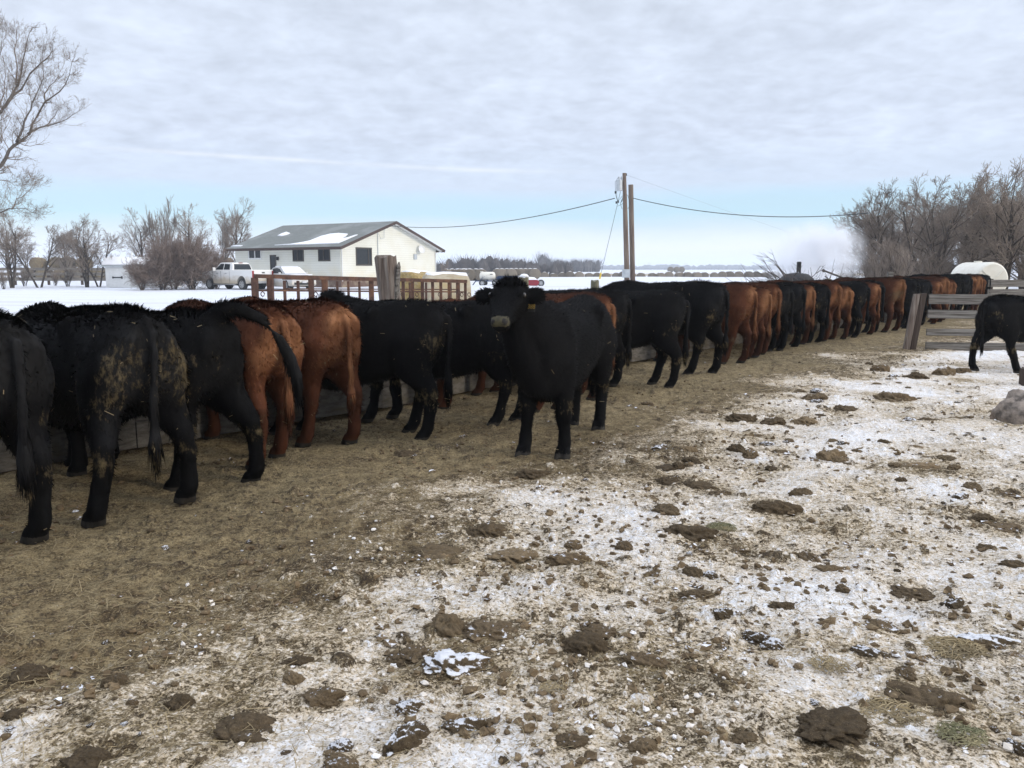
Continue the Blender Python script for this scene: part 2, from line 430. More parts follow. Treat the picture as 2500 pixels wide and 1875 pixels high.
# the larger frozen clods: x, y, width in a 2212 px wide view of the photograph, kind, shape, material, label, turn, height
D2 = 2500 / 2212
D_, T_, S_ = 'clod_dark', 'clod_tan', 'clod_snowy'
CLODS = (
 (965, 1352, 84, 'lump', 0, T_, 'tall rounded tan clod beside a flat dark pat at the lower middle', 0, 1.0),
 (1062, 1358, 128, 'pat', 1, D_, 'flat dark pat right of the tall tan clod', .2, 1.0), (985, 1432, 135, 'mound', 2, S_, 'broad brown mound flecked with snow below the tall tan clod', .1, .9), (890, 1405, 95, 'mound', 1, D_, 'crumbling brown mound left of the tall tan clod', .3, .8),
 (1268, 1402, 98, 'lump', 2, D_, 'dark broken clod at the left end of a long dark slab, lower middle', 0, .7), (1388, 1432, 92, 'long', 0, D_, 'long dark slab pointing right, lower middle', -.2, .7), (1290, 1368, 80, 'mound', 3, D_, 'dark crumbled clod above the long dark slab', 0, .7),
 (522, 1572, 150, 'pat', 0, D_, 'big folded dark pat with dusted top at the lower left', -.2, 1.1), (880, 1592, 135, 'long', 2, S_, 'big snow-capped brown clod lying slantwise at the bottom edge', .9, 1.2), (1000, 1560, 100, 'long', 3, S_, 'long brown clod with a snow edge right of the slantwise one', .15, .9),
 (698, 1498, 82, 'lump', 3, D_, 'rounded brown clod at the lower left, nearest the brown patch', 0, .7), (632, 1462, 48, 'lump', 1, T_, 'small tan clod above the rounded brown one', 0, .9), (38, 1547, 64, 'pat', 2, D_, 'smooth dark pat at the left edge near the bottom', 0, 1.3), (188, 1642, 95, 'lump', 0, D_, 'dark clod at the bottom left corner', 0, .6),
 (735, 1652, 84, 'lump', 1, D_, 'dark clod cut by the bottom edge, middle left', 0, .6), (738, 1612, 56, 'lump', 2, S_, 'small snowy clod above the bottom edge, middle left', 0, .7), (885, 1520, 55, 'lump', 3, S_, 'white-topped round clod above the slantwise snowy one', 0, .9), (1230, 1592, 80, 'mound', 0, D_, 'low brown heap between two snowy patches at the bottom middle', 0, .8),
 (1392, 1610, 62, 'lump', 2, T_, 'tan lump at the bottom middle right', 0, .8), (1800, 1572, 160, 'mound', 0, D_, 'biggest dark crumbly heap at the bottom right', .4, .6), (2010, 1500, 165, 'pat', 3, D_, 'large brown trampled pat with straw at the lower right', -.5, 1.0), (1955, 1458, 48, 'lump', 0, D_, 'dark knob at the upper end of the large trampled pat', 0, .9),
 (1905, 1346, 86, 'pat', 0, D_, 'ragged dark pat in the snow, right of centre', -.2, 1.0), (1876, 1410, 86, 'long', 1, S_, 'brown clod carrying a white snow blob, lower right', -.4, .9), (2135, 1374, 132, 'long', 3, S_, 'long dark clod streaked with snow at the right', -.35, .8), (1632, 1366, 64, 'lump', 1, S_, 'pale crusted clod right of centre', 0, .7), (1672, 1384, 52, 'lump', 2, S_, 'brown clod with a snow patch beside the pale crusted one', 0, .9),
 (1970, 1272, 98, 'pat', 1, D_, 'straw-strewn dark pat at the middle right', -.2, .8), (1821, 1271, 32, 'lump', 0, D_, 'small dark lump left of the straw-strewn pat', 0, .9), (2060, 1306, 46, 'lump', 3, S_, 'round clod with snow on top at the middle right', 0, .9), (1507, 1283, 82, 'long', 2, D_, 'thin dark slab lying flat right of centre', 0, .5), (1494, 1238, 46, 'lump', 1, T_, 'upright brown clod above the thin slab', 0, 1.2), (1535, 1240, 34, 'lump', 2, S_, 'small snowy clod beside the upright brown one', 0, .9),
 (1511, 1040, 82, 'pat', 2, D_, 'smooth dark pat below the row of reds', -.2, 1.0), (1558, 1058, 48, 'pat', 3, D_, 'small dark pat touching the smooth one', 0, .9), (1732, 1065, 54, 'long', 0, T_, 'loaf-shaped tan clod in the middle distance', 0, 1.2), (1676, 1094, 115, 'long', 1, D_, 'wide black ragged pat in the middle distance', -.08, .8), (1490, 1150, 110, 'mound', 2, D_, 'broad brown crumbled heap left of the green tuft', 0, .8), (1440, 1100, 60, 'lump', 0, T_, 'tan clod above the broad crumbled heap', 0, .7),
 (1594, 1176, 42, 'pat', 0, D_, None), (1745, 1205, 62, 'long', 0, D_, 'upper half of the sausage-shaped clod at the middle right', -.9, 1.3), (1790, 1228, 62, 'long', 3, T_, 'lower half of the sausage-shaped clod at the middle right', -.3, .9), (1994, 1007, 84, 'long', 2, T_, 'long low tan clod below the boulder', 0, .6), (2060, 1011, 27, 'lump', 1, T_, None), (1947, 1040, 28, 'lump', 2, D_, None), (2075, 1074, 36, 'lump', 3, S_, 'round snow-flecked clod at the right', 0, .9), (2101, 1050, 40, 'lump', 0, T_, None), (2168, 1059, 82, 'pat', 1, D_, 'flat dark pat near the right edge', 0, .7), (2125, 1122, 50, 'lump', 2, D_, 'dark clod resting on a flat pat at the right edge', 0, .7), (2165, 1133, 96, 'pat', 3, D_, 'wide flat pat under a dark clod at the right edge', 0, .7),
 (1237, 1174, 42, 'lump', 1, D_, 'round dark clod at the centre, below the facing steer', 0, .8), (1228, 1212, 92, 'long', 3, D_, 'long dark ragged pat below the round dark clod', -.2, .8), (1349, 1183, 40, 'lump', 0, D_, None), (940, 1186, 120, 'mound', 3, T_, 'broad brown mound at the edge of the straw band', 0, .7), (1110, 1196, 95, 'mound', 0, T_, 'low brown mound right of the broad one', 0, .6), (1056, 1140, 86, 'mound', 1, D_, None), (1150, 1022, 66, 'mound', 2, D_, 'dark heap below the hooves of the facing steer', 0, .8), (880, 970, 70, 'mound', 3, D_, 'flat dark heap left of the facing steer', 0, .5),
 (1795, 986, 56, 'lump', 3, T_, 'large tan boulder-like clod in the middle distance at right', -.3, .9), (1485, 968, 42, 'long', 1, T_, None), (1592, 965, 40, 'lump', 0, D_, None), (1690, 968, 46, 'pat', 1, D_, None), (1600, 900, 60, 'mound', 2, D_, None), (1670, 905, 60, 'mound', 0, D_, None), (1740, 905, 55, 'mound', 1, T_, None), (1820, 880, 60, 'mound', 3, D_, None), (1930, 860, 80, 'mound', 2, D_, None), (2005, 905, 40, 'pat', 0, D_, None), (1760, 860, 60, 'mound', 0, D_, None), (1980, 815, 55, 'mound', 1, D_, None), (2040, 810, 44, 'lump', 3, D_, None), (2080, 800, 40, 'mound', 2, D_, None), (1900, 800, 40, 'lump', 1, D_, None), (1440, 1030, 60, 'mound', 3, D_, None),
 (645, 1425, 60, 'mound', 0, D_, None), (2190, 1225, 60, 'long', 0, D_, 'dark slab cut by the right edge', -.2, .8), (2130, 1180, 40, 'lump', 1, T_, None), (1690, 1310, 60, 'mound', 2, D_, None), (1560, 1330, 44, 'lump', 3, S_, None), (1610, 1590, 60, 'mound', 0, T_, None), (2195, 1620, 60, 'lump', 1, S_, None), (60, 1450, 90, 'mound', 3, D_, None), (250, 1480, 60, 'lump', 2, D_, None), (390, 1520, 60, 'lump', 0, D_, None))
def clod_spot(x, y, w_):
    g_ = ground_at(x * D2, y * D2 + 4); zc = g_.y * math.cos(PITCH) + CAM_H * math.sin(PITCH)
    return g_.x, g_.y, w_ * D2 / F * zc / 2

# ------------------------------------------------------------------ the ground: one sheet to the horizon
BUNK = [Vector(p) for p in ((-6.4, 2.55), (-3.2, 6.88), (-1.42, 8.95), (-0.4, 10.45), (2.65, 14.35), (8.4, 21.4), (16.5, 31.7), (20.5, 36.5))]
BK = np.array([(p.x, p.y) for p in BUNK])
def bunk_dist(x, y):
    """signed distance from the front of the feed bunk, positive on the cattle's side"""
    best = np.full(np.shape(x), 1e9); sg = np.zeros(np.shape(x))
    ext = np.vstack([BK[0] + (BK[0] - BK[1]) * 6, BK, BK[-1] + (BK[-1] - BK[-2]) * 6])
    for a, b in zip(ext[:-1], ext[1:]):
        d = b - a; L = np.hypot(*d); u = d / L
        t = np.clip((x - a[0]) * u[0] + (y - a[1]) * u[1], 0, L)
        ex, ey = x - (a[0] + u[0] * t), y - (a[1] + u[1] * t)
        q = np.hypot(ex, ey)
        s = np.where(u[1] * (x - a[0]) - u[0] * (y - a[1]) >= 0, 1.0, -1.0)
        upd = q < best
        best = np.where(upd, q, best); sg = np.where(upd, s, sg)
    return best * sg
def sstep(a, b, x):
    t = np.clip((x - a) / (b - a), 0, 1); return t * t * (3 - 2 * t)
def ground_fields(x, y, fine=True):
    s = bunk_dist(x, y)
    r = np.hypot(x, y)
    wob = (fbm(x * 0.55, y * 0.55, 3, 5) - 0.5) * 2.0 + (fbm(x * 2.1, y * 2.1, 3, 9) - 0.5) * 1.3
    yard = sstep(-1.6, -0.7, s)                             # 0 on the snow field beyond the bunk
    edge = 2.7 + 0.62 * np.exp(-((y - 3.6) / 3.2) ** 2)
    brown = 1 - sstep(-1.1, 1.1, s + wob * 0.85 - edge)                  # band of straw and manure behind the cattle
    far = sstep(16, 30, r)
    cover = 0.10 * brown + 0.69 * (1 - brown)
    # cleaner snow drifted at the foot of the plank fence
    drift = np.exp(-(((x - 9.0) / 1.9) ** 2 + ((y - 14.7) / 0.55) ** 2))
    cover = cover + 0.35 * drift
    cover = cover - 0.25 * np.exp(-(((x - 11) / 5.0) ** 2 + ((y - 19) / 3.2) ** 2))
    for c_ in CLODS:                                       # trodden-out crumbs ring the bigger clods
        if c_[3] in ('mound', 'pat') or c_[2] > 80:
            cx, cy, cr = clod_spot(*c_[:3]); dd = ((x - cx) ** 2 + ((y - cy) * 0.9) ** 2) / (1.2 * cr) ** 2
            cover = cover - 0.22 * np.exp(-dd)
    cover = cover + 0.34 * (fbm(x * 1.6 + 40, y * 1.6, 4, 21) - 0.5) * 2 * (1 - 0.6 * brown)
    cover = cover * yard + 1.35 * (1 - yard)
    # height
    h = (fbm(x * 0.16, y * 0.16, 2, 31) - 0.5) * 0.10 * np.minimum(1, r / 12)
    h = h + (1 - yard) * ((fbm(x * 0.05, y * 0.05, 3, 71) - 0.5) * 0.22 * np.minimum(1, r / 30) + 0.02)
    crumb = np.zeros_like(x)
    if fine:
        tram = yard * (1 - far)
        h = h + tram * ((fbm(x * 2.2, y * 2.2, 4, 41) - 0.5) * 0.075 + (fbm(x * 9, y * 9, 4, 43) - 0.5) * 0.030 + (fbm(x * 33, y * 33, 3, 47) - 0.5) * 0.013)
        h = h + tram * drift * 0.05
        for cell, r0, r1, pr, sd_, k in ((0.42, 0.03, 0.085, 0.30, 101, 0.6), (0.13, 0.012, 0.042, 0.42, 131, 0.9), (0.055, 0.006, 0.020, 0.66, 161, 1.0)):
            wx = x + 0.25 * cell * (fbm(x / cell * 1.3, y / cell * 1.3, 2, sd_ + 9) - 0.5) * 2
            wy = y + 0.25 * cell * (fbm(x / cell * 1.3 + 9, y / cell * 1.3, 2, sd_ + 11) - 0.5) * 2
            bh, bi = bumps(wx, wy, cell, r0, r1, pr, sd_)
            keep = (fbm(x * 1.1, y * 1.1, 2, sd_ + 5) > 0.40)
            bh = bh * keep * tram * k
            h = h + bh
            white = bi > ((0.52 if cell < 0.3 else 0.85) + 0.40 * brown)
            on = np.clip(bh / (r1 * 0.18), 0, 1)
            crumb = np.where(on > 0.15, on * np.where(white, 1.0, -1.0), crumb)
    return h, cover, crumb, s
def ground_h(x, y):
    h, _, _, _ = ground_fields(np.array([x], float), np.array([y], float), True)
    return float(h[0])

m, t, bs = newmat('ground'); M['ground'] = m
geo = t.n('ShaderNodeNewGeometry'); pos = geo.outputs['Position']
def attr(nm):
    a = t.n('ShaderNodeAttribute'); a.attribute_name = nm; return a.outputs['Fac']
cov, crm, bkd = attr('cover'), attr('crumb'), attr('bunkdist')
n_big = t.noise(pos, 1.1, 4, 0.6)
n_mid = t.noise(pos, 7.5, 8, 0.72)
n_fin = t.noise(pos, 38, 6, 0.7)
n_gr = t.noise(pos, 130, 4, 0.7)
fib_v = t.vmath('MULTIPLY', pos, (1, 1, 1))
fib1 = t.noise(t.vmath('MULTIPLY', pos, (22, 130, 40)), 1.0, 3, 0.55, 1.2)
fib2 = t.noise(t.vmath('MULTIPLY', pos, (120, 26, 40)), 1.0, 3, 0.55, 1.2)
fib = t.math('MAXIMUM', fib1, fib2)
def cells(scale):
    v = t.n('ShaderNodeTexVoronoi'); v.inputs['Scale'].default_value = scale; v.inputs['Randomness'].default_value = 1.0
    jit = t.vmath('ADD', pos, t.vmath('SCALE', t.noise(pos, scale * 0.8, 2, 0.5, col=True), 0.7 / scale)); t.link(jit, v.inputs['Vector'])
    sc_ = t.n('ShaderNodeSeparateColor'); t.link(v.outputs['Color'], sc_.inputs[0]); return sc_.outputs[0], sc_.outputs[1], v.outputs['Distance']
ca, cb, cd = cells(62)
fa, fb, fd = cells(150)
val = t.math('ADD', cov, t.math('MULTIPLY', t.math('SUBTRACT', n_big, 0.5), 0.35))
val = t.math('ADD', val, t.math('MULTIPLY', t.math('SUBTRACT', n_mid, 0.5), 0.70))
val = t.math('ADD', val, t.math('MULTIPLY', t.math('SUBTRACT', n_fin, 0.5), 0.85))
val = t.math('ADD', val, t.math('MULTIPLY', t.math('SUBTRACT', n_gr, 0.5), 0.75))
val = t.math('ADD', val, t.math('MULTIPLY', crm, 0.30))
val = t.math('ADD', val, t.math('MULTIPLY', t.math('SUBTRACT', ca, 0.5), 0.26))
val = t.math('ADD', val, t.math('MULTIPLY', t.math('SUBTRACT', fa, 0.5), 0.20))
snowm = t.rng(val, 0.38, 0.56)
# trampled straw and manure
soil = t.mix(t.rng(n_fin, 0.36, 0.64), (0.062, 0.042, 0.020), (0.225, 0.168, 0.086))
soil = t.mix(t.rng(t.math('ADD', n_mid, t.math('MULTIPLY', n_big, 0.6)), 0.70, 1.0), soil, (0.34, 0.265, 0.145))
soil = t.mix(t.math('MULTIPLY', t.rng(t.math('ADD', n_big, t.math('MULTIPLY', n_mid, 0.5)), 0.70, 0.52), 0.75), soil, (0.072, 0.049, 0.027))
soil = t.mix(t.rng(fib, 0.64, 0.76), soil, (0.38, 0.305, 0.175))
soil = t.mix(t.math('MULTIPLY', t.rng(n_mid, 0.44, 0.33), 0.75), soil, (0.055, 0.041, 0.028))
soil = t.mix(t.math('MULTIPLY', t.rng(n_gr, 0.45, 0.33), 0.8), soil, (0.033, 0.025, 0.018))
soil = t.mix(t.math('MULTIPLY', t.rng(n_gr, 0.58, 0.68), 0.7), soil, (0.36, 0.30, 0.20))
soil = t.mix(t.math('MULTIPLY', t.rng(crm, -0.1, -0.6), 0.75), soil, (0.078, 0.058, 0.039))
soil = t.mix(t.rng(cb, 0.66, 0.98, 0, 0.5), soil, (0.33, 0.255, 0.14))
soil = t.mix(t.rng(cb, 0.30, 0.04, 0, 0.55), soil, (0.048, 0.034, 0.02))
soil = t.mix(t.rng(fb, 0.74, 1.0, 0, 0.6), soil, (0.40, 0.32, 0.19))
soil = t.mix(t.rng(fb, 0.28, 0.02, 0, 0.6), soil, (0.037, 0.026, 0.016))
# clean feed straw close to the bunk, dark trampled manure further out
mz = t.math('MULTIPLY', t.rng(t.math('ADD', bkd, t.math('MULTIPLY', t.math('SUBTRACT', n_big, 0.5), 2.4)), 1.8, 3.1), t.rng(n_mid, 0.66, 0.40))
soil = t.mix(t.math('MULTIPLY', mz, 0.85), soil, t.mix(1.0, soil, (0.44, 0.39, 0.36), 'MULTIPLY'))
# snow, dirtied where it is trodden
dirt = t.math('MULTIPLY', t.rng(cov, 1.1, 0.55), t.rng(t.math('ADD', n_mid, t.math('MULTIPLY', n_fin, 0.5)), 1.12, 0.80))
dirt = t.math('MULTIPLY', dirt, t.rng(val, 1.05, 0.62))
snow = t.mix(t.rng(n_mid, 0.3, 0.7), (0.76, 0.77, 0.81), (0.84, 0.84, 0.85))
snow = t.mix(t.rng(cov, 1.2, 1.34), snow, (0.68, 0.70, 0.75))
snow = t.mix(dirt, snow, (0.585, 0.475, 0.33))
trod = t.rng(cov, 1.2, 0.75)
snow = t.mix(t.math('MULTIPLY', t.rng(cb, 0.55, 0.95, 0, 0.7), trod), snow, (0.52, 0.42, 0.29))
snow = t.mix(t.math('MULTIPLY', t.rng(fb, 0.78, 0.98, 0, 0.8), trod), snow, (0.28, 0.215, 0.135))
snow = t.mix(t.math('MULTIPLY', t.rng(n_gr, 0.38, 0.30), t.rng(cov, 1.2, 0.7, 0.0, 0.85)), snow, (0.20, 0.155, 0.11))
col = t.mix(snowm, soil, snow)
# the field: faint vehicle tracks, stubble showing here and there
fv = t.vmath('MULTIPLY', pos, (0.06, 0.35, 1))
trk = t.noise(fv, 1.0, 5, 0.6, 0.5)
fieldm = t.rng(cov, 1.2, 1.34)
col = t.mix(t.math('MULTIPLY', fieldm, t.rng(trk, 0.52, 0.70, 0, 0.6)), col, (0.52, 0.50, 0.455))
t.link(col, bs.inputs['Base Color'])
bs.inputs['Roughness'].default_value = 0.9
bs.inputs['Specular IOR Level'].default_value = 0.18
bh = t.math('ADD', t.math('ADD', t.math('MULTIPLY', cd, -0.5), t.math('MULTIPLY', n_fin, 0.8)), t.math('ADD', t.math('MULTIPLY', n_gr, 0.35), t.math('MULTIPLY', snowm, 0.35)))
bp = t.n('ShaderNodeBump', i_Strength=0.9, i_Distance=0.018)
t.link(bh, bp.inputs['Height']); t.link(bp.outputs[0], bs.inputs['Normal'])

def build_ground():
    a_f = np.radians(np.linspace(-41, 41, 1150))
    a_c = np.radians(np.concatenate([np.linspace(-180, -41, 60)[:-1], np.degrees(a_f), np.linspace(41, 180, 60)[1:-1]]))
    rr = np.concatenate([[0.25, 0.7, 1.1], np.geomspace(1.45, 28, 520), np.geomspace(28.6, 400, 110), np.geomspace(420, 9000, 30)])
    A, RR = np.meshgrid(a_c, rr)
    X, Y = (np.sin(A) * RR).ravel(), (np.cos(A) * RR).ravel()
    fine = (RR.ravel() < 30) & (np.abs(A.ravel()) < R(45))
    H, C, K, S_d = np.zeros_like(X), np.zeros_like(X), np.zeros_like(X), np.zeros_like(X)
    for msk, fl in ((fine, True), (~fine, False)):
        h, c, k, s_ = ground_fields(X[msk], Y[msk], fl)
        H[msk], C[msk], K[msk], S_d[msk] = h, c, k, s_
    na, nr = len(a_c), len(rr)
    i = np.arange(nr - 1)[:, None] * na; j = np.arange(na)[None, :]; j2 = (j + 1) % na
    q = np.stack([i + j, i + j2, i + na + j2, i + na + j], -1).reshape(-1, 4)[:, ::-1]
    V = np.stack([X, Y, H], 1)
    fan = np.arange(na)
    me = np_mesh('ground', V, np.concatenate([q.ravel(), fan]), np.concatenate([np.full(len(q), 4), [na]]), M['ground'], smooth=True, attrs={'cover': C, 'crumb': K, 'bunkdist': np.clip(S_d, -5, 20)})
    o = bpy.data.objects.new('ground', me); COL.objects.link(o)
    tag(o, kind='structure')
build_ground()

# ------------------------------------------------------------------ cattle
def coat(name, dark, lite, dust, mud_c, rim, n2w=0.55):
    m, t, bs = newmat(name)
    oi = t.n('ShaderNodeObjectInfo')
    co = t.n('ShaderNodeTexCoord').outputs['Object']
    off = t.vmath('ADD', co, t.vmath('SCALE', t.n('ShaderNodeCombineXYZ', i_0=1.0, i_1=0.7, i_2=0.4).outputs[0], t.math('MULTIPLY', oi.outputs['Random'], 9.0)))
    n1 = t.noise(off, 3.2, 4, 0.6)
    n2 = t.noise(t.vmath('MULTIPLY', off, (1, 1, 0.45)), 26, 5, 0.7)
    c = t.mix(t.rng(n1, 0.3, 0.7), dark, lite)
    c = t.mix(t.math('MULTIPLY', t.rng(n2, 0.45, 0.75), n2w), c, dust)
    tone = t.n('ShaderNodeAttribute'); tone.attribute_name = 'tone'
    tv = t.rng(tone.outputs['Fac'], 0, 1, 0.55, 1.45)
    c = t.mix(t.rng(tone.outputs['Fac'], 0.72, 1.05, 0, 0.75), c, rim)  # paler rump: the lit rear edge is put into the coat colour
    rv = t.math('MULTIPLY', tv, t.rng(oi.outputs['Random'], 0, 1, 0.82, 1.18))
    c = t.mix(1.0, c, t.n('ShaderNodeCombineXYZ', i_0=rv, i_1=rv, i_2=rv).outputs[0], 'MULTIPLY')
    mud = t.n('ShaderNodeAttribute'); mud.attribute_name = 'mud'
    mn = t.math('ADD', t.math('MULTIPLY', t.noise(off, 4.0, 3, 0.6), 0.6), t.math('MULTIPLY', t.noise(t.vmath('MULTIPLY', off, (1, 1, 0.5)), 34, 4, 0.7), 0.65))
    mm = t.rng(t.math('ADD', mn, t.math('MULTIPLY', mud.outputs['Fac'], 0.5)), 0.86, 1.02)
    c = t.mix(t.math('MULTIPLY', mm, 0.8), c, mud_c)
    t.link(c, bs.inputs['Base Color'])
    bs.inputs['Roughness'].default_value = 0.75
    bs.inputs['Specular IOR Level'].default_value = 0.07
    bs.inputs['Sheen Weight'].default_value = 0.04
    bs.inputs['Sheen Roughness'].default_value = 0.5
    bs.inputs['Sheen Tint'].default_value = (*lite, 1)
    return m
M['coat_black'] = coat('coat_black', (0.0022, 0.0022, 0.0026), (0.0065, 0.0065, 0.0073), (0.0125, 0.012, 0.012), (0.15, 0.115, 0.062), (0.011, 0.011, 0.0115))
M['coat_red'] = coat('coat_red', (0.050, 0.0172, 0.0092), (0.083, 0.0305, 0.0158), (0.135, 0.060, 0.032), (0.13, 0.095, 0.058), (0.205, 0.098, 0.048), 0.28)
M['hoof'] = pmat('hoof', (0.010, 0.009, 0.008), (0.03, 0.025, 0.019), 14, 0.8, 0.3)
M['muzzle'] = pmat('muzzle', (0.060, 0.051, 0.024), (0.03, 0.026, 0.014), 22, 0.75, 0.3)
M['eye'] = pmat('eye', (0.01, 0.008, 0.006), (0.02, 0.012, 0.008), 5, 0.12, spec=0.6)
M['nostril'] = pmat('nostril', (0.008, 0.006, 0.005), None, 5, 0.6)

def ell_ring(c, u, v, hu, hv, n=16, e=2.3):
    out = []
    for k in range(n):
        t = 2 * math.pi * k / n
        cu, sv = math.cos(t), math.sin(t)
        out.append(Vector(c) + Vector(u) * (math.copysign(abs(cu) ** (2 / e), cu) * hu) + Vector(v) * (math.copysign(abs(sv) ** (2 / e), sv) * hv))
    return out
def limb(mb, path, n=14):
    """path: (point, half length along x, half width along y); smooth tube made of oval rings"""
    P_ = [Vector(p[0]) for p in path]
    rg = []
    for i, (p, a, b) in enumerate(path):
        d = (P_[min(i + 1, len(P_) - 1)] - P_[max(i - 1, 0)]).normalized()
        y = Vector((0, 1, 0)); x = y.cross(d)
        if x.length < 0.2: x = Vector((1, 0, 0))
        x.normalize(); y2 = d.cross(x)
        rg.append(ell_ring(p, x, y2, a, b, n, 2.1))
    mb.rings(rg)

def make_cow_mesh(name, hind=((0, 0, 0), (0, 0, 0)), front=((0, 0), (0, 0)), head='down', tail='hang', seed=1, hairs=26000, belly=0.0, turn=0.0, mudk=0.0, slim=0.95, tuck=0.02):
    """young beef animal, forward = +x, origin midway between the hind feet. hind/front: offsets of the (left, right) feet"""
    rnd = np.random.default_rng(seed)
    mb = MB()
    # trunk: x, top, bottom, half width
    T = [(-0.235, 1.15, 0.98, 0.075), (-0.205, 1.215, 0.84, 0.155), (-0.13, 1.262, 0.73, 0.215), (0.0, 1.288, 0.66, 0.250), (0.15, 1.295, 0.58, 0.275),
         (0.35, 1.280, 0.535, 0.302), (0.58, 1.258, 0.495, 0.335), (0.82, 1.248, 0.475, 0.345), (1.05, 1.255, 0.468, 0.322), (1.25, 1.270, 0.465, 0.285),
         (1.40, 1.262, 0.50, 0.252), (1.52, 1.225, 0.60, 0.205), (1.62, 1.16, 0.72, 0.150)]
    rg = []
    for x, zt, zb, hw in T:
        hw *= 1 + (slim - 1) * math.exp(-((x - 0.8) / 0.75) ** 2)
        zb += tuck * math.exp(-((x - 0.32) / 0.28) ** 2)
        zb -= belly * math.exp(-((x - 0.75) / 0.45) ** 2)
        n = 24; ring = []
        zc = (zt + zb) / 2 + 0.03; 
        for k in range(n):
            t = 2 * math.pi * k / n
            c_, s_ = math.cos(t), math.sin(t)
            yy = math.copysign(abs(c_) ** (2 / 2.35), c_) * hw
            if s_ > 0: zz = zc + abs(s_) ** (2 / 2.2) * (zt - zc)
            else: zz = zc - abs(s_) ** (2 / 2.1) * (zc - zb)
            ring.append(Vector((x, yy, zz)))
        rg.append(ring)
    mb.rings(rg)
    # spine ridge, hip bones, pins, shoulder blades
    mb.tube([(-0.2, 0, 1.235), (0.1, 0, 1.272), (0.45, 0, 1.262), (0.9, 0, 1.232), (1.2, 0, 1.262), (1.45, 0, 1.235)], [0.03, 0.035, 0.03, 0.03, 0.045, 0.04], 8)
    for sy in (1, -1):
        mb.tube([(0.36, sy * 0.19, 1.235), (0.40, sy * 0.245, 1.18), (0.36, sy * 0.22, 1.02)], [0.045, 0.055, 0.05], 8)
        mb.tube([(-0.19, sy * 0.07, 1.20), (-0.225, sy * 0.115, 1.12), (-0.19, sy * 0.14, 1.0)], [0.04, 0.05, 0.06], 8)
        mb.tube([(1.28, sy * 0.13, 1.2), (1.30, sy * 0.20, 0.98), (1.36, sy * 0.17, 0.78)], [0.05, 0.085, 0.09], 8)
    # legs
    FT = []
    for i, sy in enumerate((1, -1)):
        ox, oy, bend = hind[i]
        y = sy * 0.155
        fy = y + oy
        limb(mb, [((0.06, sy * 0.12, 1.10), 0.215, 0.125), ((0.035, sy * 0.155, 0.93), 0.255, 0.150), ((0.05 + ox * 0.15, y + oy * 0.15, 0.78), 0.230, 0.142),
                  ((0.045 + ox * 0.35, y + oy * 0.35, 0.66), 0.178, 0.116), ((-0.01 + ox * 0.6, y + oy * 0.55, 0.55), 0.122, 0.086), ((-0.07 + ox * 0.75, y + oy * 0.7, 0.455), 0.084, 0.068),
                  ((-0.06 + ox * 0.85, y + oy * 0.8, 0.37), 0.066, 0.059), ((-0.035 + ox * 0.95, y + oy * 0.9, 0.24), 0.054, 0.053), ((-0.015 + ox, fy, 0.135), 0.060, 0.058), ((0.01 + ox, fy, 0.085), 0.056, 0.056), ((0.03 + ox, fy, 0.03), 0.05, 0.05)])
        FT.append((0.035 + ox, fy))
        ox, oy = front[i]
        y = sy * 0.135; fy = y + oy
        limb(mb, [((1.30, sy * 0.15, 0.95), 0.14, 0.09), ((1.27, sy * 0.165, 0.78), 0.130, 0.095), ((1.25 + ox * 0.2, sy * 0.16 + oy * 0.2, 0.66), 0.100, 0.078), ((1.27 + ox * 0.45, y + oy * 0.45, 0.53), 0.084, 0.072),
                  ((1.285 + ox * 0.6, y + oy * 0.6, 0.40), 0.070, 0.068), ((1.29 + ox * 0.7, y + oy * 0.7, 0.34), 0.062, 0.062), ((1.285 + ox * 0.85, y + oy * 0.85, 0.23), 0.050, 0.052), ((1.29 + ox, fy, 0.13), 0.058, 0.058), ((1.31 + ox, fy, 0.085), 0.054, 0.056), ((1.33 + ox, fy, 0.03), 0.05, 0.05)])
        FT.append((1.335 + ox, fy))
    for fx, fy in FT:                                   # cloven hooves
        for s2 in (-1, 1):
            rgs = []
            for z, a, b, dx_ in ((0.095, 0.040, 0.024, 0.0), (0.05, 0.058, 0.030, 0.012), (0.0, 0.070, 0.034, 0.026)):
                rgs.append(ell_ring((fx + dx_, fy + s2 * 0.034, z), (1, 0, 0), (0, 1, 0), a, b, 10, 2.4))
            mb.rings(rgs)
        mb.tube([(fx - 0.075, fy - 0.03, 0.12), (fx - 0.085, fy - 0.03, 0.085)], [0.018, 0.012], 6)
        mb.tube([(fx - 0.075, fy + 0.03, 0.12), (fx - 0.085, fy + 0.03, 0.085)], [0.018, 0.012], 6)
    # neck and head
    ct, st = math.cos(turn), math.sin(turn)
    if head == 'down':
        neck = [((1.42, 0, 1.00), 0.24, 0.17), ((1.60, 0, 0.98), 0.20, 0.135), ((1.78, 0, 0.90), 0.165, 0.11), ((1.93, 0, 0.80), 0.14, 0.10)]
        hp, hd, hu = Vector((1.93, 0, 0.86)), Vector((0.42, 0, -0.91)), Vector((0.91, 0, 0.42))
    elif head == 'level':
        neck = [((1.40, 0, 1.02), 0.24, 0.17), ((1.58, 0, 1.10), 0.20, 0.13), ((1.74, 0, 1.17), 0.165, 0.11), ((1.86, 0, 1.22), 0.14, 0.10)]
        hp, hd, hu = Vector((1.86, 0, 1.31)), Vector((0.82, 0, -0.57)), Vector((0.57, 0, 0.82))
    else:                                               # head up, facing forward
        neck = [((1.40, 0, 1.02), 0.26, 0.20), ((1.54, -0.03, 1.11), 0.235, 0.175), ((1.66, -0.09, 1.20), 0.205, 0.15), ((1.75, -0.14, 1.27), 0.17, 0.13)]
        hp, hd, hu = Vector((1.76, -0.13, 1.425)), Vector((0.86, 0, -0.51)), Vector((0.51, 0, 0.86))
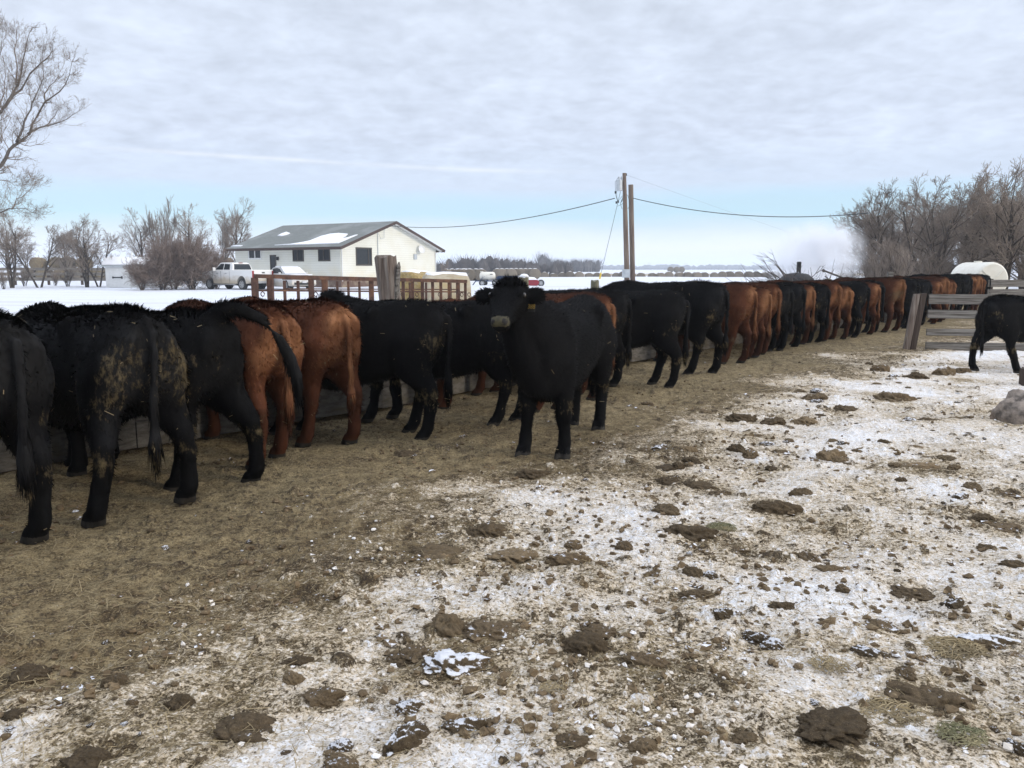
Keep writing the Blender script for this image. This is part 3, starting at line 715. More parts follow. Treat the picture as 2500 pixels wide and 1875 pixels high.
        mb.tube([(1.72, -0.115, 1.20), (1.68, -0.10, 1.02), (1.63, -0.07, 0.84), (1.52, -0.02, 0.66), (1.36, 0, 0.60)], [0.125, 0.135, 0.135, 0.13, 0.11], 14)
    rg = []
    for i, (p, a, b) in enumerate(neck):
        P_ = [Vector(q[0]) for q in neck]
        d = (P_[min(i + 1, 3)] - P_[max(i - 1, 0)]).normalized()
        side = Vector((0, 1, 0)); up = d.cross(side).normalized()
        rg.append(ell_ring(p, up, side, a, b, 16, 2.1))
    mb.rings(rg)
    Rz = Matrix.Rotation(turn, 3, 'Z')
    hd, hu = Rz @ hd, Rz @ hu; hs = Rz @ Vector((0, 1, 0))
    # along the face: distance from the poll, half width, depth above/below the axis
    H = [(-0.05, 0.075, 0.055, 0.09), (0.02, 0.118, 0.07, 0.16), (0.09, 0.134, 0.072, 0.185), (0.16, 0.136, 0.064, 0.18), (0.24, 0.118, 0.054, 0.155),
         (0.32, 0.092, 0.046, 0.122), (0.39, 0.074, 0.042, 0.098), (0.445, 0.070, 0.040, 0.090), (0.48, 0.070, 0.034, 0.082), (0.505, 0.052, 0.016, 0.056)]
    rg = []
    for a, hw, up_, dn in H:
        c = hp + hd * a
        ring = []
        for k in range(18):
            t = 2 * math.pi * k / 18
            c_, s_ = math.cos(t), math.sin(t)
            ring.append(c + hs * (math.copysign(abs(c_) ** 0.85, c_) * hw) + hu * ((up_ if s_ > 0 else dn) * math.copysign(abs(s_) ** 0.85, s_)))
        rg.append(ring)
    mb.rings(rg)
    eyes = []
    for sy in (1, -1):
        c = hp + hd * 0.155 + hs * (sy * 0.124) + hu * 0.030
        mb.tube([c - hs * sy * 0.03, c + hs * sy * 0.006], [0.034, 0.022], 10)
        eyes.append(c + hs * (sy * 0.004))
        # brow, jaw
        mb.tube([hp + hd * 0.10 + hs * sy * 0.09 + hu * 0.055, hp + hd * 0.19 + hs * sy * 0.112 + hu * 0.045], [0.025, 0.02], 8)
        # ear
        e0 = hp + hd * 0.055 + hs * (sy * 0.105) - hu * 0.02
        dr = (hs * sy * 0.96 - hu * 0.05 + hd * 0.14 - Vector((0, 0, 0.03))).normalized()
        wv = (hd * 0.75 - hu * 0.5).normalized(); nv = dr.cross(wv).normalized(); wv = nv.cross(dr)
        er = [ell_ring(e0 + dr * l, wv, nv, a, b, 12, 2.0) for l, a, b in ((0.0, 0.042, 0.034), (0.03, 0.055, 0.034), (0.07, 0.072, 0.03), (0.11, 0.072, 0.026), (0.14, 0.055, 0.02), (0.16, 0.025, 0.014))]
        mb.rings(er)
    # poll
    mb.tube([hp - hd * 0.02 - hu * 0.03, hp - hd * 0.045 + hu * 0.03], [0.10, 0.070], 12)
    # tail
    tailpts = []
    if tail == 'hang':
        sw = (rnd.random() - 0.5) * 0.06
        tp = [(-0.13, 0, 1.245), (-0.205, 0, 1.225), (-0.262, 0, 1.15), (-0.285, sw * 0.3, 1.02), (-0.275, sw * 0.6, 0.85), (-0.265, sw, 0.66), (-0.262, sw, 0.48), (-0.258, sw * 1.1, 0.34)]
        tr = [0.038, 0.04, 0.036, 0.029, 0.024, 0.026, 0.042, 0.012]
    else:
        tp = [(-0.10, 0, 1.265), (-0.19, -0.02, 1.305), (-0.30, -0.08, 1.312), (-0.42, -0.17, 1.24), (-0.50, -0.26, 1.10), (-0.545, -0.33, 0.93), (-0.56, -0.36, 0.80), (-0.555, -0.37, 0.64)]
        tr = [0.05, 0.052, 0.047, 0.042, 0.035, 0.036, 0.048, 0.012]
    mb.tube(tp, tr, 10)
    tailv = np.array(tp)
    me0 = bpy.data.meshes.new('raw'); me0.from_pydata(mb.v, [], mb.f)
    bm = bmesh.new(); bm.from_mesh(me0); bmesh.ops.recalc_face_normals(bm, faces=bm.faces); bm.to_mesh(me0); bm.free()
    ob = bpy.data.objects.new('raw', me0); COL.objects.link(ob)
    rm = ob.modifiers.new('r', 'REMESH'); rm.mode = 'VOXEL'; rm.voxel_size = 0.0135; rm.use_smooth_shade = True
    dg = bpy.context.evaluated_depsgraph_get()
    me = ob.evaluated_get(dg).to_mesh()
    nv = len(me.vertices)
    V = np.empty(nv * 3, np.float32); me.vertices.foreach_get('co', V); V = V.reshape(-1, 3).astype(np.float64)
    N = np.empty(nv * 3, np.float32); me.vertices.foreach_get('normal', N); N = N.reshape(-1, 3).astype(np.float64)
    npol = len(me.polygons)
    ls = np.empty(npol, np.int32); lt = np.empty(npol, np.int32)
    me.polygons.foreach_get('loop_start', ls); me.polygons.foreach_get('loop_total', lt)
    lv = np.empty(len(me.loops), np.int32); me.loops.foreach_get('vertex_index', lv)
    ob.evaluated_get(dg).to_mesh_clear()
    bpy.data.objects.remove(ob); bpy.data.meshes.remove(me0)
    # melt the joins: many smoothing passes on the trunk and thighs, few on head, hooves and tail
    q0 = lt == 4
    qq = np.stack([lv[ls[q0] + k] for k in range(4)], 1)
    E_ = np.concatenate([qq[:, [0, 1]], qq[:, [1, 2]], qq[:, [2, 3]], qq[:, [3, 0]]]); E_ = np.concatenate([E_, E_[:, ::-1]])
    deg = np.bincount(E_[:, 0], minlength=nv)[:, None] + 1e-9
    dtl = np.min(np.linalg.norm(V[:, None, :] - tailv[None, 2:, :], axis=2), 1)
    onh = ((V - np.array(hp)) @ np.array(hd) > -0.04) & (np.linalg.norm(V - np.array(hp), axis=1) < 0.62) & (V[:, 0] > 1.66)
    many = (V[:, 2] > 0.40) & ~onh & (dtl > 0.10)
    for it in range(26):
        wv_ = np.where(many, 0.6, 0.5 if it < 4 else 0.0)[:, None]
        if it == 8: wv_ = np.where(V[:, 2:3] > 0.14, np.maximum(wv_, 0.4 * ~onh[:, None]), wv_)
        av = np.stack([np.bincount(E_[:, 0], V[E_[:, 1], c], minlength=nv) for c in range(3)], 1) / deg
        V += (av - V) * wv_
    fn = np.cross(V[qq[:, 2]] - V[qq[:, 0]], V[qq[:, 3]] - V[qq[:, 1]])
    N = np.stack([sum(np.bincount(qq[:, k], fn[:, c], minlength=nv) for k in range(4)) for c in range(3)], 1)
    N /= np.linalg.norm(N, axis=1)[:, None] + 1e-12
    # muscle and coat unevenness
    x, y, z = V.T
    bulge = (fbm(x * 5 + seed, z * 5 + y * 3, 3, seed) - 0.5) * 0.034 + (fbm(x * 16 + seed, z * 16 + y * 9, 2, seed + 3) - 0.5) * 0.014
    bulge *= np.clip((z - 0.1) * 4, 0, 1)
    hd_, hp_ = np.array(hd), np.array(hp)
    onhead = ((V - hp_) @ hd_ > 0.06) & (np.linalg.norm(V - hp_, axis=1) < 0.62) & (x > 1.70)
    bulge = np.where(onhead, bulge * 0.3, bulge)
    # flank hollow in front of the hip, crease between the thighs
    V += N * (bulge - 0.028 * np.exp(-(((x - 0.52) / 0.11) ** 2 + ((z - 1.02) / 0.13) ** 2)) * (np.abs(y) > 0.1))[:, None]
    x, y, z = V.T
    # regions
    al = (V - hp_) @ hd_
    mat_v = np.zeros(nv, np.int32)
    mat_v[z < 0.05] = 1
    hs_, hu_ = np.array(hs), np.array(hu)
    muz = (al > 0.442 + 0.5 * np.maximum(0, (V - hp_) @ hu_ - 0.012)) & (np.linalg.norm(V - (hp_ + hd_ * 0.48), axis=1) < 0.16) & ((V - hp_) @ hu_ > -0.022)
    mat_v[muz & (x > 1.7)] = 2
    for sy in (1, -1):
        nc = hp_ + hd_ * 0.486 + hs_ * (sy * 0.044) + hu_ * 0.012
        mat_v[np.linalg.norm(V - nc, axis=1) < 0.021] = 3
    rear = np.clip(1 - (x + 0.16) / 0.16, 0, 1)
    mud = 0.30 * rear * np.clip((z - 0.55) * 3, 0, 1) * np.clip(1.35 - z, 0, 0.4) / 0.4
    mud += 0.50 * np.exp(-((z - 0.42) / 0.10) ** 2) + 0.22 * np.exp(-((z - 0.12) / 0.06) ** 2)
    mud += 0.30 * np.exp(-(((x - 0.0) / 0.25) ** 2 + ((z - 0.72) / 0.16) ** 2)) * (np.abs(y) > 0.15)
    mud += 0.10 * np.clip((z - 1.2) * 8, 0, 1) * (x < 1.3)
    mud += mudk * np.exp(-(((x + 0.2) / 0.12) ** 2 + ((z - 0.98) / 0.22) ** 2)) + mudk * 0.5 * np.exp(-(((x - 0.1) / 0.3) ** 2 + ((z - 0.75) / 0.2) ** 2))
    mud = np.where(onhead, 0.0, mud)
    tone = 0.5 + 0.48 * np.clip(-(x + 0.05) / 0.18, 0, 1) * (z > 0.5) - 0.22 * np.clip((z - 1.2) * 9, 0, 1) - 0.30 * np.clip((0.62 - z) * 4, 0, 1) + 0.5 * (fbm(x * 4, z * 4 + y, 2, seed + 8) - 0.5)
    # hair: long thin blades rooted on the skin
    tri_i = []
    fa = np.repeat(lv[ls], np.maximum(lt - 2, 0)) if False else None
    quad = lt == 4
    q = np.stack([lv[ls[quad] + k] for k in range(4)], 1)
    tris = np.concatenate([q[:, [0, 1, 2]], q[:, [0, 2, 3]]])
    A, B, C_ = V[tris[:, 0]], V[tris[:, 1]], V[tris[:, 2]]
    ar = np.linalg.norm(np.cross(B - A, C_ - A), axis=1)
    cz = (A[:, 2] + B[:, 2] + C_[:, 2]) / 3; cx = A[:, 0]
    pmz = mat_v[tris].max(1)
    wgt = ar * np.where(cz > 1.18, 2.6, np.where(cz < 0.3, 0.55, 1.0)) * (pmz == 0)
    dh = np.linalg.norm((A - hp_), axis=1)
    wgt *= np.where(dh < 0.62, 1.7, 1.0)
    pick = rnd.choice(len(tris), hairs, p=wgt / wgt.sum())
    u, v = rnd.random(hairs), rnd.random(hairs); fl = u + v > 1; u[fl], v[fl] = 1 - u[fl], 1 - v[fl]
    w_ = 1 - u - v
    tp_ = tris[pick]
    base = V[tp_[:, 0]] * w_[:, None] + V[tp_[:, 1]] * u[:, None] + V[tp_[:, 2]] * v[:, None]
    nrm = N[tp_[:, 0]] * w_[:, None] + N[tp_[:, 1]] * u[:, None] + N[tp_[:, 2]] * v[:, None]
    nrm /= np.linalg.norm(nrm, axis=1)[:, None] + 1e-9
    bx, by, bz = base.T
    flow = np.stack([-0.65 + 0 * bx, 0 * bx, -0.75 + 0 * bx], 1)
    top = bz > 1.2
    flow[top] = np.stack([-1.0 + 0 * bx[top], by[top] * 2.0, 0.05 + 0 * bx[top]], 1)
    nh = np.linalg.norm(base - hp_, axis=1) < 0.12
    flow[nh] = rnd.normal(0, 0.5, (nh.sum(), 3)) + np.array(hu) * 0.6
    lift = np.where(top, 0.45, 0.34) + rnd.random(hairs) * 0.35
    swirl = rnd.normal(0, 0.36, (hairs, 3))
    dirv = flow - nrm * np.sum(flow * nrm, 1)[:, None] + nrm * lift[:, None] + swirl
    dirv /= np.linalg.norm(dirv, axis=1)[:, None]
    ln = 0.018 + 0.020 * rnd.random(hairs)
    crest = top & (np.abs(by) < 0.09) & (bx < 0.25)
    ln = np.where(crest, ln * 1.5 + 0.010, np.where(top, ln * 1.1, ln))
    ln = np.where(nh, ln * 1.7, ln)
    fw = np.linalg.norm(base - hp_, axis=1) < 0.56
    ln = np.where(fw & ~nh & (bx > 1.75), ln * 0.55, ln)
    ear = (np.abs((base - hp_) @ hs_) > 0.14) & fw & (bx > 1.72)
    ln = np.where(ear, 0.022 + 0.025 * rnd.random(hairs), ln)
    dirv[ear] = dirv[ear] * 0.6 + np.outer(np.sign((base[ear] - hp_) @ hs_), hs_) * 0.5
    # tail switch: long hair
    dt = np.min(np.linalg.norm(base[:, None, :] - tailv[None, -3:, :], axis=2), 1)
    sw_ = dt < 0.085
    ln = np.where(sw_, ln * 2.4 + 0.02, ln); dirv[sw_] = dirv[sw_] * 0.30 + np.array([0.02, 0, -1.0])
    dirv /= np.linalg.norm(dirv, axis=1)[:, None]
    ln *= np.where(bz < 0.32, 0.6, 1.0)
    side = np.cross(dirv, nrm); side /= np.linalg.norm(side, axis=1)[:, None] + 1e-9
    wd = (0.0022 + 0.0022 * rnd.random(hairs)) * np.where(sw_, 1.3, 1.0)
    b0 = base - nrm * 0.002
    h0, h1 = b0 - side * wd[:, None], b0 + side * wd[:, None]
    md = b0 + dirv * (ln * 0.55)[:, None]
    m0, m1 = md - side * (wd * 0.8)[:, None], md + side * (wd * 0.8)[:, None]
    drp = dirv + np.array([0, 0, -0.25])
    tipv = md + drp * (ln * 0.5)[:, None]
    HV = np.stack([h0, h1, m0, m1, tipv], 1).reshape(-1, 3)
    k5 = nv + np.arange(hairs) * 5
    HF4 = np.stack([k5, k5 + 1, k5 + 3, k5 + 2], 1)
    HF3 = np.stack([k5 + 2, k5 + 3, k5 + 4], 1)
    hn = np.repeat(nrm + dirv * 0.38 + rnd.normal(0, 0.07, (hairs, 3)), 5, 0)
    htone = np.repeat(tone[tp_[:, 0]] + rnd.normal(0, 0.11, hairs), 5)
    hmud = np.repeat(mud[tp_[:, 0]], 5)
    # wisps of straw caught in the coat
    ns = 55
    ws = ar * (pmz == 0) * np.where(cx < 0.3, 2.2, 1.0) * (dh > 0.65)
    pk = rnd.choice(len(tris), ns, p=ws / ws.sum())
    sb = V[tris[pk][:, 0]]; sn = N[tris[pk][:, 0]]
    sdir = rnd.normal(0, 1, (ns, 3)); sdir -= sn * np.sum(sdir * sn, 1)[:, None] * 0.75; sdir /= np.linalg.norm(sdir, axis=1)[:, None]
    ss = np.cross(sdir, sn); ss /= np.linalg.norm(ss, axis=1)[:, None] + 1e-9
    sl = (0.007 + 0.022 * rnd.random(ns) ** 2)[:, None]; sb = sb + sn * 0.020
    SV = np.stack([sb - sdir * sl - ss * 0.0017, sb - sdir * sl + ss * 0.0017, sb + sdir * sl + ss * 0.0015, sb + sdir * sl - ss * 0.0015], 1).reshape(-1, 3)
    k4 = nv + len(HV) + np.arange(ns) * 4
    SF = np.stack([k4, k4 + 1, k4 + 2, k4 + 3], 1)
    AV = np.concatenate([V, HV, SV])
    flat = np.concatenate([lv, HF4.ravel(), HF3.ravel(), SF.ravel()])
    sizes = np.concatenate([lt, np.full(hairs, 4), np.full(hairs, 3), np.full(ns, 4)])
    pm = mat_v[lv[ls]]
    midx = np.concatenate([pm, np.zeros(2 * hairs, int), np.full(ns, 4)])
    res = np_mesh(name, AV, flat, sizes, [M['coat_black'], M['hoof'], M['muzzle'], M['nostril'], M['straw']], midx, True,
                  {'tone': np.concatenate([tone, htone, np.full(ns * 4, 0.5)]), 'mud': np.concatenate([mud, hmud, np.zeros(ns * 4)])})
    AN = np.concatenate([N, hn, np.repeat(sn, 4, 0)]); AN /= np.linalg.norm(AN, axis=1)[:, None] + 1e-9
    if len(res.vertices) == len(AN): res.normals_split_custom_set_from_vertices(AN.tolist())
    return res, eyes, (hp, hd, hs, hu)

COW = {}
COW['a'] = make_cow_mesh('cattle_body', ((0.03, 0, 0), (-0.06, 0, 0)), ((0.02, 0), (-0.05, 0)), 'down', 'hang', 1)
COW['b'] = make_cow_mesh('cattle_body', ((-0.10, 0.02, 0), (0.12, 0.0, 0)), ((0.06, 0), (-0.1, 0)), 'down', 'hang', 2, belly=0.03)
COW['c'] = make_cow_mesh('cattle_body', ((0.14, 0.0, 0), (-0.08, -0.03, 0)), ((-0.08, 0), (0.08, 0)), 'down', 'hang', 3)
COW['wide'] = make_cow_mesh('cattle_body', ((-0.06, 0.15, 0), (0.0, -0.15, 0)), ((0.02, 0), (-0.05, 0)), 'down', 'hang', 4, hairs=34000, belly=0.03, mudk=0.30)
COW['raised'] = make_cow_mesh('cattle_body', ((0.10, 0.02, 0), (-0.22, -0.10, 0)), ((0.02, 0), (-0.05, 0)), 'down', 'raised', 5, hairs=34000)
COW['level'] = make_cow_mesh('cattle_body', ((0.06, 0.0, 0), (-0.12, 0.0, 0)), ((0.12, 0), (-0.08, 0)), 'level', 'hang', 6, hairs=34000, belly=0.03)
COW['facing'] = make_cow_mesh('cattle_body', ((0.02, 0.0, 0), (-0.16, 0.0, 0)), ((-0.02, 0.03), (0.03, -0.03)), 'up', 'hang', 7, hairs=46000, belly=-0.01, turn=R(8), slim=0.80, tuck=0.075)
COW['walk'] = make_cow_mesh('cattle_body', ((-0.16, 0.08, 0), (0.30, -0.05, 0)), ((0.12, 0), (-0.16, 0)), 'level', 'hang', 8, hairs=30000)

def place_cow(kind, colour, x, y, az, sc, label, group=None):
    me, eyes, _ = COW[kind]
    o = bpy.data.objects.new('black_steer' if colour == 'k' else 'red_steer', me)
    COL.objects.link(o)
    o.location = (x, y, ground_h(x, y) - 0.012 if y < 12 else -0.01)
    o.rotation_euler = (0, 0, R(90 - az))
    o.scale = (sc, sc, sc)
    if colour == 'r':
        o.material_slots[0].link = 'OBJECT'; o.material_slots[0].material = M['coat_red']
    tag(o, label, 'cattle', group)
    if kind in ('facing', 'level'):
        for e in eyes:
            mb = MB()
            rgs = [ell_ring((0, 0, 0.021 * math.sin(a)), (1, 0, 0), (0, 1, 0), max(0.001, 0.021 * math.cos(a)), max(0.001, 0.021 * math.cos(a)), 10, 2) for a in np.linspace(-1.5, 1.5, 7)]
            mb.rings(rgs)
            eo = mb.build('eye', M['eye'], o, smooth=True); eo.location = e
    return o

G1 = 'cattle feeding in a row at the bunk'
HERD = [
 ('a', 'k', -2.80, 4.36, -60, 1.02, 'black steer cut off by the left edge of the picture, nearest of the row'),
 ('wide', 'k', -2.36, 5.08, -50, 1.02, 'black steer with straw-caked rump and hanging tail, second from the left'),
 ('raised', 'k', -2.22, 5.82, -62, 1.0, 'black steer with its tail lifted in an arc, dung falling behind'),
 ('b', 'r', -1.93, 6.42, -47, 1.0, 'red-brown steer directly right of the tail-lifting black one'),
 ('c', 'r', -1.60, 7.10, -50, 1.0, 'red-brown steer with tail hanging beside the broadside black steer'),
 ('b', 'k', -0.86, 7.62, -80, 1.0, 'black steer standing broadside in front of the raised ears, flank crusted with straw'),
 ('level', 'k', -0.06, 8.22, -82, 0.97, 'black steer left of and behind the facing one, its head and ears raised'),
 ('c', 'r', 0.45, 9.10, -80, 0.97, 'red-brown steer mostly hidden behind the steer facing the camera'),
 ('b', 'r', 0.95, 9.98, -76, 1.0, 'red-brown steer whose rump shows above the back of the steer facing the camera'),
 ('c', 'k', 1.24, 10.55, -72, 1.0, 'thin strip of black steer right behind the rump of the facing one'),
 ('b', 'k', 2.05, 10.92, -80, 1.0, 'black steer standing broadside below the utility poles'),
 ('c', 'k', 2.85, 12.0, -56, 1.07, 'tallest black steer of the row with its crest of rump hair against the snow'),
 ('c', 'r', 3.70, 13.45, -68, 1.0, 'red-brown steer right of the tallest black one'),
 ('a', 'r', 4.22, 14.3, -56, 1.0, 'lighter red-brown steer, second of the three reds after the tallest black'),
 ('b', 'r', 4.60, 15.0, -56, 1.01, 'red-brown steer, last of the three reds after the tallest black'),
 ('a', 'k', 5.05, 15.6, -54, 1.0, 'black steer, left one of the pair before the brush pile'),
 ('c', 'k', 5.45, 16.1, -48, 1.0, 'black steer, right one of the pair before the brush pile'),
 ('a', 'r', 5.88, 16.75, -52, 1.0, 'red-brown steer in front of the black stove pipe and brush pile'),
 ('a', 'k', 6.40, 17.3, -44, 0.98, 'single black steer between two reds right of the brush pile'),
 ('b', 'r', 6.80, 17.75, -44, 0.99, 'slim red-brown steer half hidden right of a black one'),
 ('a', 'r', 7.27, 18.2, -38, 0.93, 'small pale red-brown steer lower than its neighbours'),
 ('b', 'k', 7.90, 18.9, -52, 1.0, 'black steer in front of the pale smoke'),
 ('c', 'r', 8.38, 19.4, -40, 1.0, 'slim red-brown steer between two blacks below the smoke'),
 ('a', 'k', 8.75, 20.0, -42, 1.0, 'narrow black steer left of the big pale-rumped red'),
 ('wide', 'r', 9.45, 20.45, -36, 1.02, 'pale-rumped red-brown steer left of the leaning fence post'),
 ('b', 'k', 10.3, 21.5, -48, 1.02, 'first black steer behind the leaning fence post'),
 ('a', 'k', 11.15, 22.5, -44, 1.02, 'second black steer behind the leaning fence post'),
 ('c', 'r', 11.75, 23.1, -38, 1.0, 'red-brown steer above the plank fence, left of three'),
 ('a', 'r', 12.35, 23.9, -36, 1.02, 'red-brown steer above the plank fence, middle of three'),
 ('b', 'r', 13.1, 24.9, -36, 1.0, 'red-brown steer above the plank fence, right of three'),
 ('b', 'k', 13.75, 25.7, -46, 1.03, 'black steer above the plank fence, left of the white tank'),
 ('a', 'k', 14.45, 26.5, -44, 1.05, 'black steer above the plank fence, between two groups of reds'),
 ('c', 'r', 15.1, 27.4, -36, 1.03, 'red-brown steer below the white tank, left of the last two'),
 ('a', 'r', 15.8, 28.3, -36, 1.03, 'red-brown steer below the white tank, middle of the last reds'),
 ('b', 'r', 16.5, 29.3, -36, 1.03, 'red-brown steer below the white tank, last red of the row'),
 ('c', 'k', 17.3, 30.4, -40, 1.04, 'black steer at the far end of the row beside the far fence'),
]
jr = random.Random(2)
for i_, h_ in enumerate(HERD):
    h_ = list(h_)
    if i_ > 11: h_[4] += jr.uniform(-8, 8); h_[5] *= jr.uniform(.965, 1.03)
    place_cow(*h_, group=G1)
facing = place_cow('facing', 'k', 0.72, 7.98, -160, 1.0, 'black steer in front of the row, looking at the camera, with an ear tag')
place_cow('walk', 'k', 7.28, 12.35, 72, 0.90, 'black steer walking off the right edge in front of the plank fence')

# ------------------------------------------------------------------ feed bunk, posts, fences
def build_bunk():
    root = empty('feed_bunk', (BUNK[1].x, BUNK[1].y, 0), 0, 'long weathered plank feed bunk running beneath the heads of the cattle', 'feed bunk')
    o0 = Vector((BUNK[1].x, BUNK[1].y, 0))
    def off(p, d): return Vector((p[0], p[1], 0)) - o0 + d
    def run(name, side, zs, thick, mat):
        mb = MB(); rnd = random.Random(5)
        for a, b in zip(BUNK[:-1], BUNK[1:]):
            a3, b3 = Vector((a.x, a.y, 0)), Vector((b.x, b.y, 0))
            u = (b3 - a3).normalized(); nrm = Vector((-u.y, u.x, 0))
            L = (b3 - a3).length; n = max(1, round(L / 3.0))
            for k in range(n):
                p, q = a3 + u * (L * k / n + 0.004), a3 + u * (L * (k + 1) / n - 0.004)
                for z0, z1 in zs:
                    j = rnd.uniform(-0.008, 0.008)
                    c0, c1 = p + nrm * side - o0 + Vector((0, 0, (z0 + z1) / 2 + j)), q + nrm * side - o0 + Vector((0, 0, (z0 + z1) / 2 + j + rnd.uniform(-0.01, 0.01)))
                    mb.bar(c0, c1, thick, z1 - z0 - 0.012)
        mb.build(name, mat, root, bevel=0.004)
    run('front_wall', 0.05, ((0.01, 0.25), (0.25, 0.47)), 0.05, M['bunk_wood'])
    run('back_wall', 0.95, ((0.01, 0.28), (0.28, 0.56), (0.56, 0.74)), 0.05, M['bunk_wood'])
    run('trough_floor', 0.50, ((0.12, 0.16),), 0.84, M['bunk_wood'])
    run('feed', 0.50, ((0.165, 0.26),), 0.80, M['hay_grey'])
    for a, b in zip(BUNK[:-1], BUNK[1:]):
        u = Vector((b.x - a.x, b.y - a.y, 0)); L = u.length; u.normalize(); nrm = Vector((-u.y, u.x, 0))
        for k in range(int(L / 2.4)):
            p = Vector((a.x, a.y, 0)) + u * (0.6 + 2.4 * k) + nrm * 0.0225 - o0 + nrm * 0.053
            mb = MB(); mb.box(p + nrm * 0.035 + Vector((0, 0, 0.22)), (0.09, 0.07, 0.46), math.atan2(u.y, u.x))
            mb.build('stay', M['bunk_wood'], root)
build_bunk()

def post(px, py_top, d, width_px, mat, label, lean=0.0, snowcap=False, group='posts along the back of the feed bunk', square=False):
    top = at(px, py_top, d); r_ = width_px / 2 / F * d
    root = empty('fence_post', (top.x, top.y, 0), 0, label, 'post', group)
    mb = MB(); rnd = random.Random(int(px))
    n = 14; rings = []
    for i, z in enumerate(np.linspace(-0.1, top.z, 9)):
        f = 1.06 - 0.06 * i / 8
        cx = lean * (z / top.z - 1)
        if square:
            rings.append(ell_ring((cx, 0, z), (1, 0, 0), (0, 1, 0), r_ * f, r_ * f * 0.6, n, 8))
        else:
            rings.append([Vector((cx + math.cos(2 * math.pi * k / n) * r_ * f * (1 + 0.08 * math.sin(3.1 * k + px)), math.sin(2 * math.pi * k / n) * r_ * f * (1 + 0.08 * math.cos(2.3 * k + px)), z + (0.02 * math.sin(k * 1.7) if i == 8 else 0))) for k in range(n)])
    mb.rings(rings)
    mb.build('post_shaft', mat, root, smooth=False)
    if snowcap:
        m2 = MB()
        m2.rings([ell_ring((0.01, 0, top.z + dz_), (1, 0, 0), (0, 1, 0), r_ * f, r_ * f, 14, 2) for dz_, f in ((0.005, 0.98), (0.03, 0.9), (0.05, 0.6), (0.058, 0.2))])
        m2.build('snow_cap', M['snow'], root, smooth=True)
    return root
big = post(941, 627, 9.55, 50, M['old_wood_up'], 'thick weathered brown post with a split, leaning in front of the house', lean=-0.16)
mb = MB(); r0 = big.location
tz = at(941, 627, 9.55).z
# rotten slab standing on the post's right side
mb.rings([ell_ring((0.145 - 0.16 * (z / tz - 1) * -1 + 0.02, -0.03, z), (1, 0, 0), (0, 1, 0), 0.03 * f, 0.075 * f, 10, 2.2) for z, f in ((0.0, 1.1), (0.8, 1.05), (1.3, 1.0), (tz - 0.12, 0.8), (tz - 0.06, 0.3))])
mb.build('split_slab', M['old_wood'], big)
post(1278, 678, 12.3, 24, M['green_wood'], 'greenish fence post with a snow cap behind the facing steer', snowcap=True)
post(1452, 686, 13.2, 20, M['green_wood'], 'short greenish post between the facing steer and the utility poles')
post(2022, 681, 20.0, 14, M['green_wood'], 'pale greenish post stub in front of the smoke', square=True)
post(2174, 664, 23.6, 13, M['old_wood'], 'tall pale board post standing up above the row before the wood', square=True)
post(2087, 678, 21.6, 11, M['old_wood'], 'grey post stub before the wood, left of the tall pale board', square=True)
post(2236, 677, 25.2, 10, M['old_wood'], 'grey post stub before the wood, right of the tall pale board', square=True)
post(2269, 677, 26.6, 12, M['old_wood'], 'pale brown post stub left of the white tank', square=True)

def plank_fence(a, b, planks, posts, label, thick=0.045, over=0.0):
    a, b = Vector(a), Vector(b); u = (b - a).normalized(); rz = math.atan2(u.y, u.x); L = (b - a).length
    root = empty('plank_fence', a, rz, label, 'fence')
    rnd = random.Random(int(L * 100))
    for z0, z1 in planks:
        mb = MB(); x = -over
        while x < L:
            x2 = min(L, x + rnd.uniform(3.2, 4.2))
            j0, j1 = rnd.uniform(-0.012, 0.012), rnd.uniform(-0.012, 0.012)
            mb.bar((x + 0.003, -0.022, (z0 + z1) / 2 + j0), (x2 - 0.003, -0.022 + rnd.uniform(-.004, .004), (z0 + z1) / 2 + j1), thick, z1 - z0)
            x = x2
        mb.build('plank', M['old_wood'], root, bevel=0.004)
    for x, top, w_, lean in posts:
        mb = MB()
        mb.rings([ell_ring((x + lean * (z / top - 1) , 0.09, z), (1, 0, 0), (0, 1, 0), w_ / 2, w_ / 2, 12, 6) for z in (-0.15, top * 0.5, top)])
        mb.build('fence_post', M['dark_wood'], root)
    return root
pf = plank_fence((7.75, 15.75, 0), (13.4, 14.9, 0), ((-0.05, 0.15), (0.29, 0.42), (0.605, 0.765), (0.885, 1.07)), ((2.9, 1.05, 0.16, 0.0), (5.5, 1.05, 0.16, 0)), 'weathered grey plank fence with a dark leaning end post at right', over=-0.2)
mb = MB()
mb.rings([ell_ring((0.13 * (z / 1.08 - 1) + 0.10, 0.02, z), (1, 0, 0), (0, 1, 0), 0.06, 0.085, 12, 6) for z in (-0.2, 0.5, 1.085)])
mb.build('fence_post', M['dark_wood'], pf)
mb = MB()
mb.rings([ell_ring((0.13 * (z / 1.08 - 1) - 0.015, -0.02, z), (1, 0, 0), (0, 1, 0), 0.056, 0.055, 12, 6) for z in (-0.2, 0.5, 1.075)])
mb.build('fence_post', M['old_wood_up'], pf)
plank_fence((17.4, 30.2, 0), (26, 30.8, 0), ((0.62, 0.82), (0.90, 1.16)), ((0.15, 1.19, 0.18, 0), (1.55, 1.22, 0.2, 0), (4.5, 1.2, 0.2, 0)), 'far grey plank fence below the white tank')
pstub = MB(); g = ground_at(2512, 943)
pstub.rings([ell_ring((0, 0, z), (1, 0, 0), (0, 1, 0), 0.11, 0.08, 12, 5) for z in (-0.1, 0.12, 0.235)])
tag(pstub.build('post_stump', M['dark_wood'], None, loc=(g.x, g.y, 0)), 'low dark block of wood at the right edge under the walking steer', 'wood block')

